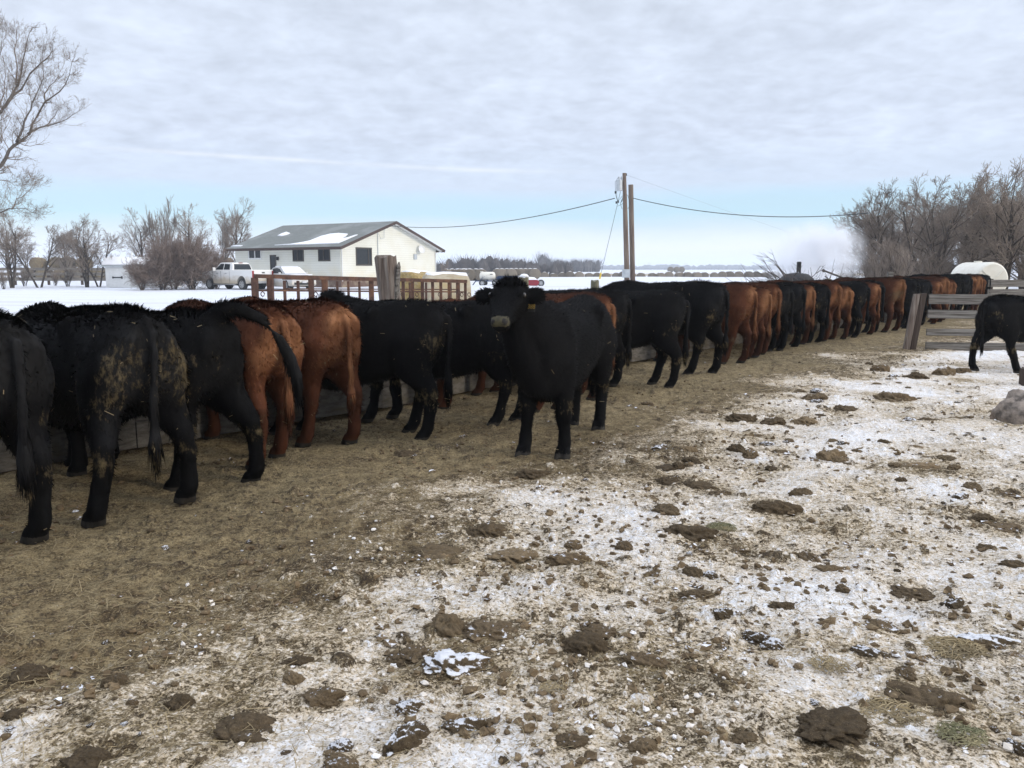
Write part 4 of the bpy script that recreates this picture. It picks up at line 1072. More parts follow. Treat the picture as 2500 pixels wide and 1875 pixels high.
# grey boulder at the right edge
def lumpy(name, seed, rx, ry, rz_, mat, rough=0.25, sub=4, power=1.0):
    bm = bmesh.new(); bmesh.ops.create_icosphere(bm, subdivisions=sub, radius=1)
    V = np.array([v.co[:] for v in bm.verts]); x, y, z = V.T
    n = (fbm(x * 1.7 + seed * 3.1 + z * 0.9, y * 1.7 + z * 1.3, 4, seed) - 0.5) * 2 * rough * 1.05 + (fbm(x * 5 + seed + z * 3, y * 5 - z * 2, 3, seed + 5) - 0.5) * rough * 1.1 + (fbm(x * 13 + seed + z * 9, y * 13 - z * 7, 3, seed + 15) - 0.5) * rough * 0.55
    V = V * (1 + n)[:, None] * np.array([rx, ry, rz_])
    V[:, 2] = np.where(V[:, 2] < 0, V[:, 2] * 0.4, V[:, 2])
    for v, c in zip(bm.verts, V): v.co = c
    me = bpy.data.meshes.new(name); bm.to_mesh(me); bm.free(); me.materials.append(mat)
    me.polygons.foreach_set('use_smooth', [True] * len(me.polygons))
    return me
g = ground_at(2505, 1035)
o = bpy.data.objects.new('boulder', lumpy('boulder', 11, 0.29, 0.22, 0.30, M['rock'], 0.2)); COL.objects.link(o)
o.location = (g.x + 0.03, g.y + 0.15, 0.0); o.rotation_euler = (0.05, 0.1, 0.4)
tag(o, 'grey boulder with patches of snow cut by the right edge', 'boulder')
sn = MB()
for c, r_ in (((-0.13, -0.17, 0.16), (0.06, 0.03, 0.04)), ((-0.2, -0.12, 0.05), (0.04, 0.03, 0.04))):
    sn.rings([ell_ring((c[0], c[1], c[2] + r_[2] * math.sin(a_)), (1, 0, 0), (0, 1, 0), r_[0] * max(.02, math.cos(a_)), r_[1] * max(.02, math.cos(a_)), 10, 2) for a_ in np.linspace(-1.5, 1.5, 7)])
sn.build('snow_patch', M['snow'], o, smooth=True)

# ear tag of the facing steer
def ear_tag():
    mb = MB(); mb.box((0, 0, -0.035), (0.004, 0.056, 0.066)); mb.box((0, 0, 0.006), (0.004, 0.022, 0.022)); mb.tube([(0.006, 0, 0.008), (-0.008, 0, 0.008)], 0.008, 8)
    tg = mb.build('ear_tag', M['black'], facing, bevel=0.0015)
    cu = bpy.data.curves.new('tag_number', 'FONT'); cu.body = '388'; cu.size = 0.04; cu.align_x = 'CENTER'; cu.align_y = 'CENTER'; cu.extrude = 0.0006
    to = bpy.data.objects.new('tag_number', cu); COL.objects.link(to)
    dg = bpy.context.evaluated_depsgraph_get(); me = bpy.data.meshes.new_from_object(to.evaluated_get(dg)); bpy.data.objects.remove(to)
    me.materials.clear(); me.materials.append(M['tag_gold'])
    tn = bpy.data.objects.new('tag_number', me); COL.objects.link(tn); tn.parent = tg
    tn.location = (0.004, 0, -0.036); tn.rotation_euler = (R(90), 0, R(90))
    hp, hd, hs, hu = COW['facing'][2]
    tg.location = hp + hd * 0.10 + hs * 0.175 - hu * 0.055; tg.rotation_euler = (0, R(-8), R(-22)); tg.scale = (1.25, 1.25, 1.25)
    tg['label'] = 'black ear tag with yellow digits'
ear_tag()

# ------------------------------------------------------------------ rusty panel, bales, brush pile, tank
def rust_panel(d0, d1, px0, px1, yt0, yt1, bars, thick, rails, label, loops=False, r0=0.03):
    A, B = at(px0, yt0, d0), at(px1, yt1, d1)
    root = empty('corral_panel', (A.x, A.y, 0), 0, label, 'corral panel')
    o0 = Vector((A.x, A.y, 0)); A2, B2 = A - o0, B - o0
    mb = MB(); mb.bar(A2 - Vector((0, 0, r0)), B2 - Vector((0, 0, r0)), 2 * r0, 2 * r0)
    mb.build('top_rail', M['rust'], root)
    def inv(px):                                        # fraction along the panel that shows at px
        lo, hi = 0.0, 1.0
        for _ in range(40):
            m_ = (lo + hi) / 2; p = A.lerp(B, m_)
            q = 1250 + F * p.x / (p.y * math.cos(PITCH) - (p.z - CAM_H) * math.sin(PITCH))
            lo, hi = (m_, hi) if q < px else (lo, m_)
        return lo
    for px, th in bars:
        f = inv(px); p = A2.lerp(B2, f); mb = MB()
        mb.bar((p.x, p.y, 0.02), (p.x, p.y, p.z - 0.055), th, th)
        mb.build('upright', M['rust'], root)
    for zr in rails:
        mb = MB(); a_, b_ = A2.copy(), B2.copy(); a_.z *= zr; b_.z *= zr
        mb.tube([a_, a_.lerp(b_, 0.5), b_], 0.014 if thick else 0.012, 6)
        mb.build('rail', M['rust'], root)
    if loops:
        mb = MB()
        for px in (632, 762, 975, 1010, 1066, 1120, 1138):
            p = A2.lerp(B2, inv(px)); c = p + Vector((0.055, -0.035, 0)); c.z = p.z * 0.80
            ring = [c + Vector((0.028 * math.cos(t_), 0, 0.035 * math.sin(t_))) for t_ in np.linspace(0, 2 * math.pi, 9)]
            mb = MB(); mb.tube(ring, 0.008, 5, cap=False)
            mb.build('chain_link', M['rust'], root)
    return root
rust_panel(12.3, 15.2, 621, 1138, 669, 683, [(621, .085), (659, .085), (759, .075), (792, .085), (906, .075), (984, .05), (1007, .05), (1031, .055), (1056, .05), (1076, .05), (1096, .05), (1118, .07), (1136, .05)], True, (0.835,), 'rusty steel corral panel with square uprights behind the feed bunk', True)
rust_panel(14.2, 16.6, 690, 1120, 677, 684, [(694, .045), (727, .045), (823, .04), (850, .04), (877, .04), (1000, .04), (1040, .04), (1100, .04)], False, (0.86,), 'second thinner rusty corral panel just beyond the first', r0=0.02)

def bale(x, y, rz, dia, length, mat, label, group=None, snow=True, z=0.0, name='hay_bale'):
    root = empty(name, (x, y, z), rz, label, 'hay bale', group)
    mb = MB(); n = 28; rnd = np.random.default_rng(int(abs(x * 100 + y * 10)))
    rg = []
    R_ = dia / 2
    for i, (xx, f) in enumerate(((-0.5, 0.90), (-0.48, 0.96), (-0.40, 1.0), (-0.2, 1.01), (0, 1.0), (0.2, 1.01), (0.40, 1.0), (0.48, 0.96), (0.5, 0.90))):
        rg.append([Vector((xx * length + rnd.normal(0, .006), math.cos(2 * math.pi * k / n) * R_ * f * 1.03 * (1 + rnd.normal(0, .006)), R_ * 0.97 + math.sin(2 * math.pi * k / n) * R_ * f * 0.96 * (1 + rnd.normal(0, .006)))) for k in range(n)])
    for k in range(n):
        for r_ in rg: r_[k].z = max(r_[k].z, -0.005)
    mb.rings(rg); mb.build('bale_roll', mat, root, smooth=True)
    if snow:
        m2 = MB(); rings_ = []
        for xx in np.linspace(-0.44, 0.47, 8):
            hw_ = R_ * (0.28 + 0.16 * math.sin(xx * 9 + x)); row = []
            for s_ in np.linspace(-1, 1, 7):
                yy = hw_ * s_ + 0.03 * math.sin(7 * xx + s_ * 3); zz = R_ * 0.97 + math.sqrt(max(0.01, (R_ * 0.975) ** 2 - yy * yy))
                row.append(Vector((xx * length, yy, zz + 0.05 * (1 - s_ * s_) * (1 - abs(xx) * 1.6))))
            for s_ in np.linspace(1, -1, 7):
                yy = hw_ * s_ + 0.03 * math.sin(7 * xx + s_ * 3); zz = R_ * 0.97 + math.sqrt(max(0.01, (R_ * 0.975) ** 2 - yy * yy))
                row.append(Vector((xx * length, yy, zz - 0.05)))
            rings_.append(row)
        m2.rings(rings_); m2.build('snow_cap', M['snow'], root, smooth=True)
    return root
p = at(1088, 700, 25.6); bale(p.x, p.y, R(14), 1.46, 1.36, M['hay_wrap'], 'cream net-wrapped round bale behind the corral panel')
p = at(1012, 700, 27.4); bale(p.x, p.y, R(62), 1.52, 1.2, M['hay'], 'golden straw bale just left of the cream net-wrapped one')

# brush pile with a black stove pipe and dome
c = at(1944, 690, 27.0)
st = empty('stove', (c.x, c.y, 0), 0, 'black domed drum with a square stove pipe behind the cattle', 'stove')
mb = MB(); mb.rings([ell_ring((0, 0, z), (1, 0, 0), (0, 1, 0), r_, r_, 20, 2) for z, r_ in ((0, 0.62), (1.0, 0.62), (1.22, 0.55), (1.38, 0.36), (1.43, 0.05))]); mb.build('drum', M['black'], st, smooth=True)
mb = MB(); mb.box((0.06, 0, 1.50), (0.115, 0.115, 0.56)); mb.build('stove_pipe', M['black'], st, bevel=0.008)
mb = MB(); mb.box((0.03, -0.06, 1.42), (0.04, 0.006, 0.07)); mb.build('pipe_plate', M['galv'], st)
bp_ = MB(); rnd = random.Random(3)
for i in range(150):
    a_ = rnd.uniform(0, 6.28); r_ = rnd.uniform(0.1, 1.4); b0 = Vector((math.cos(a_) * r_ * 0.9 + rnd.uniform(-.5, 0.3), math.sin(a_) * r_ * 0.6 - 0.9, rnd.uniform(0.1, 0.95)))
    an = rnd.choice([rnd.uniform(2.55, 3.1), rnd.uniform(2.7, 3.3), rnd.uniform(0, 6.28)]); L = rnd.uniform(0.6, 1.7)
    dv = Vector((math.cos(an) * L, rnd.uniform(-.3, .3), abs(math.sin(an)) * L * 0.5 + rnd.uniform(-.1, .25)))
    pts = [b0]; d_ = dv / 4
    for k in range(4):
        d_ = d_ + Vector((rnd.uniform(-.05, .05), rnd.uniform(-.05, .05), rnd.uniform(-.06, .04))); pts.append(pts[-1] + d_)
    r1 = rnd.uniform(0.008, 0.022); bp_.tube(pts, [r1, r1 * .85, r1 * .65, r1 * .45, r1 * .25], 5)
    for q in range(3):
        s0 = pts[rnd.randint(1, 3)]; bp_.tube([s0, s0 + d_ * 0.9 + Vector((0, 0, rnd.uniform(-.1, .25))), s0 + d_ * 1.8 + Vector((0, 0, rnd.uniform(-.1, .45)))], [r1 * .5, r1 * .35, r1 * .2], 4)
for x0, z0, x1, z1 in ((-.7, 1.15, -2.6, 1.72), (-.6, 1.25, -2.0, 2.05), (-.8, 1.1, -2.9, 1.45), (-.5, 1.3, -1.5, 2.0), (-.9, 1.05, -3.0, 1.2), (-.35, 1.15, -.1, 1.62), (.7, 1.35, .95, 1.05), (1.2, 1.1, 1.9, 1.4), (-1.0, 1.1, -2.3, 1.95), (-.9, 1.0, -2.2, 1.28)):
    q = [Vector((x0, -.6, z0)).lerp(Vector((x1, -.6 + rnd.uniform(-.4, .4), z1)), f) + Vector((0, 0, rnd.uniform(-.04, .04))) for f in (0, .3, .6, 1)]
    q = [Vector((-.55 + (v_.x + .55) * .45 if v_.x < -.55 else v_.x, v_.y, v_.z)) for v_ in q]; bp_.tube(q, [.022, .017, .011, .004], 5)
    for k in range(5):
        s0 = q[1].lerp(q[3], rnd.random()); bp_.tube([s0, s0 + Vector((rnd.uniform(-.35, -.1), 0, rnd.uniform(.02, .3)))], [.007, .003], 4)
for i in range(26):
    x0 = rnd.uniform(-.8, .9); bp_.tube([(x0 - .5, -0.75 + rnd.uniform(-.2, .2), rnd.uniform(.75, 1.12)), (x0 + .6, -0.75 + rnd.uniform(-.2, .2), rnd.uniform(.72, 1.06))], 0.025, 5)
tag(bp_.build('brush_pile', M['brush_pile'], None, loc=(c.x, c.y, 0)), 'heap of cut grey branches around the black stove pipe', 'brush pile')
mb = MB(); q = at(2060, 700, 25.5); mb.tube([(-0.65, 0, 1.50), (0, 0, 1.26), (0.9, 0, 0.9), (1.6, 0.1, 0.3)], [0.028, 0.026, 0.03, 0.04], 7); mb.tube([(-0.68, 0, 1.475), (-0.63, 0, 1.525)], 0.05, 7)
tag(mb.build('fallen_branch', M['brush_pile'], None, loc=(q.x, q.y, 0)), 'lone thick branch poking up right of the smoke', 'branch')

# white poly tank
c = at(2385, 720, 36)
tk = empty('water_tank', (c.x, c.y, 0), R(-84), 'white horizontal poly tank lying in front of the wood', 'tank')
mb = MB(); n = 30; R_ = 0.78
mb.rings([[Vector((xx, math.cos(2 * math.pi * k / n) * R_ * f, R_ + 0.28 + math.sin(2 * math.pi * k / n) * R_ * f)) for k in range(n)] for xx, f in ((-0.92, 0.86), (-0.87, 0.97), (-0.8, 1.0), (0.8, 1.0), (0.87, 0.97), (0.92, 0.88))])
mb.build('tank_shell', M['poly_white'], tk, smooth=False, bevel=0.01)
mb = MB()
for ang in (90 - 48, 90 + 48, 270): mb.bar((0.93, 0, R_ + 0.28), (0.93, math.cos(R(ang)) * R_ * 0.84, R_ + 0.28 + math.sin(R(ang)) * R_ * 0.84), 0.03, 0.05)
mb.build('end_rib', M['poly_white'], tk)
mb = MB(); mb.tube([(-0.1, 0, 2 * R_ + 0.26), (-0.1, 0, 2 * R_ + 0.33)], 0.16, 14); mb.build('lid', M['poly_white'], tk)
mb = MB(); mb.box((-0.5, 0, 0.14), (0.12, 1.3, 0.27)); mb.box((0.5, 0, 0.14), (0.12, 1.3, 0.27)); mb.build('cradle', M['old_wood'], tk)

# ------------------------------------------------------------------ bungalow
def siding_mat():
    m, t, bs = newmat('siding')
    g = t.n('ShaderNodeNewGeometry').outputs['Position']
    co = t.n('ShaderNodeTexCoord').outputs['Object']
    sp = t.n('ShaderNodeSeparateXYZ'); t.link(co, sp.inputs[0])
    n = t.noise(co, 0.8, 4, 0.6)
    c = t.mix(t.rng(n, .35, .7), (0.74, 0.735, 0.66), (0.70, 0.685, 0.58))
    yl = t.math('MULTIPLY', t.rng(sp.outputs[2], 2.0, 0.7), t.rng(t.noise(co, 0.45, 3, 0.5), 0.42, 0.62))
    c = t.mix(t.math('MULTIPLY', yl, 0.55), c, (0.66, 0.54, 0.31))
    lap = t.math('FRACT', t.math('MULTIPLY', sp.outputs[2], 5.0))
    c = t.mix(t.math('MULTIPLY', t.rng(lap, 0.16, 0.0), 0.55), c, (0.35, 0.34, 0.30))
    t.link(c, bs.inputs['Base Color']); bs.inputs['Roughness'].default_value = 0.6
    b = t.n('ShaderNodeBump', i_Strength=0.5, i_Distance=0.02); t.link(lap, b.inputs['Height']); t.link(b.outputs[0], bs.inputs['Normal'])
    return m
M['siding'] = siding_mat()
def shingle_mat():
    m, t, bs = newmat('shingle')
    co = t.n('ShaderNodeTexCoord').outputs['Object']
    n = t.noise(t.vmath('MULTIPLY', co, (1.2, 4, 4)), 2.2, 6, 0.65)
    c = t.mix(t.rng(n, .3, .7), (0.115, 0.125, 0.118), (0.185, 0.195, 0.185))
    n2 = t.noise(co, 0.35, 3, 0.5)
    c = t.mix(t.math('MULTIPLY', t.rng(n2, .5, .62), 0.45), c, (0.27, 0.28, 0.275))
    t.link(c, bs.inputs['Base Color']); bs.inputs['Roughness'].default_value = 0.9
    return m
M['shingle'] = shingle_mat()

HP = Vector((-14.6, 70.6, 0)); HU = Vector((-11.3, 7.0, 0)).normalized(); HV = Vector((-HU.y, HU.x, 0)) * -1
HL, HW = 13.3, 13.4
house = empty('house', HP, math.atan2(HU.y, HU.x), 'cream bungalow with grey shingled roof and brown fascia beyond the bunk', 'house')
# local frame: x along the long wall (away to the left), y = -HV direction ; gable wall is the plane x = 0
def hl(u, v, z): return Vector((u, -v, z))
def w2l(P_): d = P_ - HP; return d.dot(HU), d.dot(HV), P_.z
def on_plane(px, py, origin, nrm):
    d = ray(px, py); o_ = Vector((0, 0, CAM_H)); t_ = (origin - o_).dot(nrm) / d.dot(nrm); return o_ + d * t_
def zx(x, y): return 450 + x * 0.33906, 520 + y * 0.33906       # coordinates read off an enlarged crop
EAVE, RIDGE, OV = 3.48, 5.72, 0.62
mb = MB()
for quad_ in (((0, 0, .7), (HL, 0, .7), (HL, 0, EAVE), (0, 0, EAVE)),): pass
def wall_poly(pts):
    return [hl(*p) for p in pts]
mb.add(wall_poly([(0, 0, .68), (HL, 0, .68), (HL, 0, EAVE + .05), (0, 0, EAVE + .05)]), [(0, 1, 2, 3)])
mb.add(wall_poly([(HL, HW, .68), (0, HW, .68), (0, HW, EAVE + .05), (HL, HW, EAVE + .05)]), [(0, 1, 2, 3)])
slope = (RIDGE - EAVE) / (HW / 2)
for u in (0, HL):
    mb.add(wall_poly([(u, 0, .68), (u, HW, .68), (u, HW, EAVE + .05), (u, HW / 2, RIDGE - 0.06), (u, 0, EAVE + .05)]), [(0, 1, 2, 3, 4)])
mb.build('wall', M['siding'], house)
mb = MB(); mb.box(hl(HL / 2, HW / 2, 0.30), (HL - 0.12, HW - 0.12, 0.86)); mb.build('foundation', M['foundation'], house)
mb = MB(); TH = 0.14
for sgn in (0, 1):
    v0, v1 = (-OV, HW / 2) if sgn == 0 else (HW + OV, HW / 2)
    z0, z1 = EAVE - slope * OV, RIDGE
    P_ = [hl(-OV, v0, z0), hl(HL + OV, v0, z0), hl(HL + OV, v1, z1), hl(-OV, v1, z1)]
    mb.add(P_ + [p + Vector((0, 0, TH)) for p in P_], [(0, 1, 2, 3), (4, 5, 6, 7), (0, 1, 5, 4), (1, 2, 6, 5), (2, 3, 7, 6), (3, 0, 4, 7)])
roof = mb.build('roof', M['shingle'], house)
mb = MB()
zf = EAVE - slope * OV
for v in (-OV - 0.03, HW + OV + 0.03):
    mb.bar(hl(-OV - .05, v, zf + 0.02), hl(HL + OV + .05, v, zf + 0.02), 0.05, 0.24)
for u in (-OV - 0.03, HL + OV + 0.03):
    mb.bar(hl(u, -OV - .04, zf + 0.0), hl(u, HW / 2, RIDGE + 0.02), 0.05, 0.24); mb.bar(hl(u, HW + OV + .04, zf + 0.0), hl(u, HW / 2, RIDGE + 0.02), 0.05, 0.24)
mb.build('fascia', M['trim_brown'], house)
mb = MB()
mb.add([hl(-OV, -OV, zf - .005), hl(HL + OV, -OV, zf - .005), hl(HL + OV, 0, zf - .005), hl(-OV, 0, zf - .005)], [(0, 1, 2, 3)])
for s_ in (0, 1):
    a0, a1 = (-OV, HW / 2) if s_ == 0 else (HW + OV, HW / 2)
    mb.add([hl(-OV, a0, zf - .01), hl(-0.01, a0, zf - .01), hl(-0.01, a1, RIDGE - .01), hl(-OV, a1, RIDGE - .01)], [(0, 1, 2, 3)])
mb.build('soffit', M['white_trim'], house)
def roof_patch(pts, parent=house):
    """snow lying on the near roof slope; pts in crop coordinates"""
    nrm = Vector(HV.x * -slope, HV.y * -slope, 1) if False else Vector((-HV.x * slope, -HV.y * slope, 1)).normalized()
    org = HP + Vector((0, 0, EAVE + TH + 0.02))
    P_ = []
    for x, y in pts:
        q = on_plane(*zx(x, y), org, nrm); u, v, z = w2l(q); P_.append(hl(u, v, z))
    mb = MB(); n = len(P_); up = Vector((0, 0, 0.05))
    mb.add([p - up * 0.3 for p in P_] + [p + up for p in P_], [tuple(range(n, 2 * n))] + [(k, (k + 1) % n, (k + 1) % n + n, k + n) for k in range(n)])
    mb.build('roof_snow', M['snow'], roof)
roof_patch([(650, 232), (760, 226), (850, 212), (905, 200), (985, 168), (1050, 152), (1110, 147), (1178, 153), (1160, 170), (1118, 186), (1170, 180), (1232, 160), (1248, 158), (1110, 218), (900, 226)])
roof_patch([(672, 164), (700, 150), (735, 138), (762, 148), (735, 158), (700, 166)])
roof_patch([(335, 240), (370, 236), (420, 236), (400, 241)])
def hwin(x0, y0, x1, y1, wall, frame, name='window', mull=(), depth=0.06, fw=0.09, parent=None, glass='glass'):
    org, nrm, = (HP, HV) if wall == 'long' else (HP, HU)
    a_, b_ = on_plane(*zx(x0, y0), org, nrm), on_plane(*zx(x1, y1), org, nrm)
    ua, va, za = w2l(a_); ub, vb, zb = w2l(b_)
    if wall == 'long': s0, s1 = sorted((ua, ub)); P2 = lambda s, z, d: hl(s, -d, z)
    else: s0, s1 = sorted((va, vb)); P2 = lambda s, z, d: hl(-d, s, z)
    z0, z1 = sorted((za, zb))
    mb = MB()
    mb.bar(P2(s0 - fw / 2, z0, .03), P2(s1 + fw / 2, z0, .03), depth, fw); mb.bar(P2(s0 - fw / 2, z1, .03), P2(s1 + fw / 2, z1, .03), depth, fw)
    for s in [s0, s1] + [s0 + (s1 - s0) * m_ for m_ in mull]: mb.bar(P2(s, z0 + fw / 2, .028), P2(s, z1 - fw / 2, .028), fw * .8, depth, up=(HV if False else Vector((0, 1, 0)) if wall == 'long' else Vector((1, 0, 0))))
    wf = mb.build(name, frame, parent or house)
    mb = MB(); mb.add([P2(s0, z0, .012), P2(s1, z0, .012), P2(s1, z1, .012), P2(s0, z1, .012)], [(0, 1, 2, 3)])
    mb.build('pane', M[glass], wf)
    return wf
hwin(464, 265, 555, 329, 'long', M['white_trim'], mull=(0.5,), fw=0.13)
hwin(783, 251, 859, 344, 'long', M['window_dark'], mull=(0.55,), fw=0.12)
hwin(967, 247, 1049, 342, 'long', M['window_dark'], mull=(0.55,), fw=0.12)
hwin(1236, 252, 1347, 374, 'gable', M['window_dark'], mull=(0.80,), fw=0.13)
dw = hwin(620, 307, 664, 450, 'long', M['window_dark'], name='door', fw=0.10)
mb = MB(); q = on_plane(*zx(676, 328), HP, HV); u, v, z = w2l(q); mb.box(hl(u, -0.12, z), (0.2, 0.2, 0.32)); mb.bar(hl(u, 0, z + .1), hl(u, -.12, z + .1), .04, .04); mb.build('porch_lamp', M['black'], house, bevel=0.02)
mb = MB()
mb.tube([hl(-0.06, 0.1, EAVE - .02), hl(-0.06, 0.1, .5)], 0.045, 8); mb.tube([hl(-0.3, -0.5, EAVE - .2), hl(-0.06, 0.06, EAVE - .28), hl(-0.06, 0.1, EAVE - .45)], 0.045, 8)
mb.tube([hl(-0.06, HW - .1, EAVE - .3), hl(-0.06, HW - .1, .5)], 0.045, 8); mb.tube([hl(-0.3, HW + .9, EAVE - .15), hl(-0.06, HW - .1, EAVE - .4)], 0.045, 8)
mb.build('downspout', M['white_trim'], house)
q = on_plane(*zx(1688, 262), HP, HU); u, v, z = w2l(q)
mb = MB(); cdir = (Vector((-0.9, 0.15, 0.25))).normalized(); rgs = []
for k_, r_ in ((0.10, 0.02), (0.06, 0.22), (0.0, 0.38), (-0.035, 0.40), (0.02, 0.37)):
    sx = cdir.cross(Vector((0, 0, 1))).normalized(); sy = sx.cross(cdir)
    rgs.append([hl(-0.35, v, z) - cdir * k_ + sx * (math.cos(t_) * r_) + sy * (math.sin(t_) * r_) for t_ in np.linspace(0, 2 * math.pi, 21)[:-1]])
mb.rings(rgs); mb.tube([hl(0, v, z - .2), hl(-.3, v, z)], 0.03, 6); mb.build('satellite_dish', M['white_trim'], house, smooth=True)
q = on_plane(*zx(1660, 315), HP, HU); u, v, z = w2l(q); mb = MB(); mb.box(hl(-.06, v, z), (.1, .42, .5)); mb.build('meter_box', M['galv'], house)
q = on_plane(*zx(1388, 135), HP, HU); u, v, z = w2l(q); mb = MB(); mb.tube([hl(-.06, v, z), hl(-.06, v, .7)], .035, 6); mb.tube([hl(-.06, v, z), hl(-.2, v + .25, z - .6), hl(-.2, v + .7, z - .55), hl(-.1, v + .85, z + .15), hl(-.06, v + 1.2, z + .55)], .022, 5); mb.build('service_conduit', M['galv'], house)
hook = HP + HU * -0.06 * 1 + HV * (v + 1.25) + Vector((0, 0, z + .62))

# ------------------------------------------------------------------ vehicles
def paint_dirty(name, clean, dirtc, z0, z1):
    m, t, bs = newmat(name)
    co = t.n('ShaderNodeTexCoord').outputs['Object']; sp = t.n('ShaderNodeSeparateXYZ'); t.link(co, sp.inputs[0])
    f = t.math('ADD', t.rng(sp.outputs[2], z1, z0), t.math('MULTIPLY', t.math('SUBTRACT', t.noise(co, 2.5, 5, 0.6), 0.5), 0.9))
    c = t.mix(t.rng(f, 0.3, 0.8, 0, .85), clean, dirtc)
    t.link(c, bs.inputs['Base Color']); bs.inputs['Roughness'].default_value = 0.35; bs.inputs['Specular IOR Level'].default_value = 0.5
    return m
M['truck_white'] = paint_dirty('truck_white', (0.78, 0.77, 0.75), (0.46, 0.38, 0.27), 0.5, 1.35)
M['car_silver'] = paint_dirty('car_silver', (0.50, 0.50, 0.50), (0.42, 0.38, 0.31), 0.3, 0.8)
M['chrome'] = pmat('chrome', (0.62, 0.62, 0.62), (0.5, 0.5, 0.5), 5, 0.3, metal=0.8)
M['tail_red'] = pmat('tail_red', (0.30, 0.02, 0.02), (0.2, 0.015, 0.015), 5, 0.3)
M['lamp_clear'] = pmat('lamp_clear', (0.7, 0.7, 0.7), (0.6, 0.6, 0.6), 5, 0.15)
M['plate'] = pmat('plate', (0.6, 0.6, 0.62), (0.5, 0.5, 0.52), 5, 0.5)

def wheel(parent, x, y, r_, wd, side):
    n = 26; mb = MB(); prof = ((r_ * .66, -wd * .5), (r_ * .92, -wd * .5), (r_, -wd * .36), (r_, wd * .36), (r_ * .92, wd * .5), (r_ * .66, wd * .5), (r_ * .62, 0))
    mb.rings([[Vector((x + math.cos(2 * math.pi * k / n) * a, y + b * 1.0, r_ + math.sin(2 * math.pi * k / n) * a)) for k in range(n)] for a, b in prof + (prof[0],)], cap=False)
    wh = mb.build('wheel', M['rubber'], parent, smooth=True)
    mb = MB(); yo = y + side * wd * .38
    for k in range(6):
        a_ = 2 * math.pi * k / 6; mb.bar((x, yo, r_), (x + math.cos(a_) * r_ * .62, yo, r_ + math.sin(a_) * r_ * .62), 0.06, r_ * .24, up=(0, 0, 1) if abs(math.cos(a_)) > .3 else (1, 0, 0))
    mb.rings([[Vector((x + math.cos(2 * math.pi * k / n) * r_ * a, yo + dy_, r_ + math.sin(2 * math.pi * k / n) * r_ * a)) for k in range(n)] for a, dy_ in ((.68, -.03), (.68, .03), (.56, .03), (.56, -.03))], cap=False)
    mb.tube([(x, yo - .03, r_), (x, yo + side * .05, r_)], r_ * .18, 12)
    mb.build('rim', M['chrome'], wh)
    mb = MB(); mb.tube([(x, y - .02, r_), (x, y + .02, r_)], r_ * .64, 18); mb.build('brake_disc', M['black'], wh)
    return wh
def hoop(cx, r_, z, n=9, rev=False):
    a = [(cx + math.cos(t_) * r_, z + math.sin(t_) * r_) for t_ in np.linspace(0, math.pi, n)]
    return a[::-1] if rev else a
def body_shell(prof, hw, tuck=0.0, waist=None):
    """side profile of (x,z) extruded over the width, pulled in a little toward top and bottom"""
    mb = MB(); rg = []
    for f, s_ in ((-1, 0.94), (-0.97, 1.0), (0.97, 1.0), (1, 0.94)):
        cx = sum(p[0] for p in prof) / len(prof); cz = sum(p[1] for p in prof) / len(prof)
        row = []
        for x, z in prof:
            k = 1.0
            if waist is not None and z > waist: k = 1 - tuck * (z - waist)
            row.append(Vector((cx + (x - cx) * (0.5 + 0.5 * (1 if abs(f) < 1 else 0.985)), f * hw * k, cz + (z - cz) * (1 if abs(f) < 1 else 0.985))))
        rg.append(row)
    mb.rings(rg); return mb
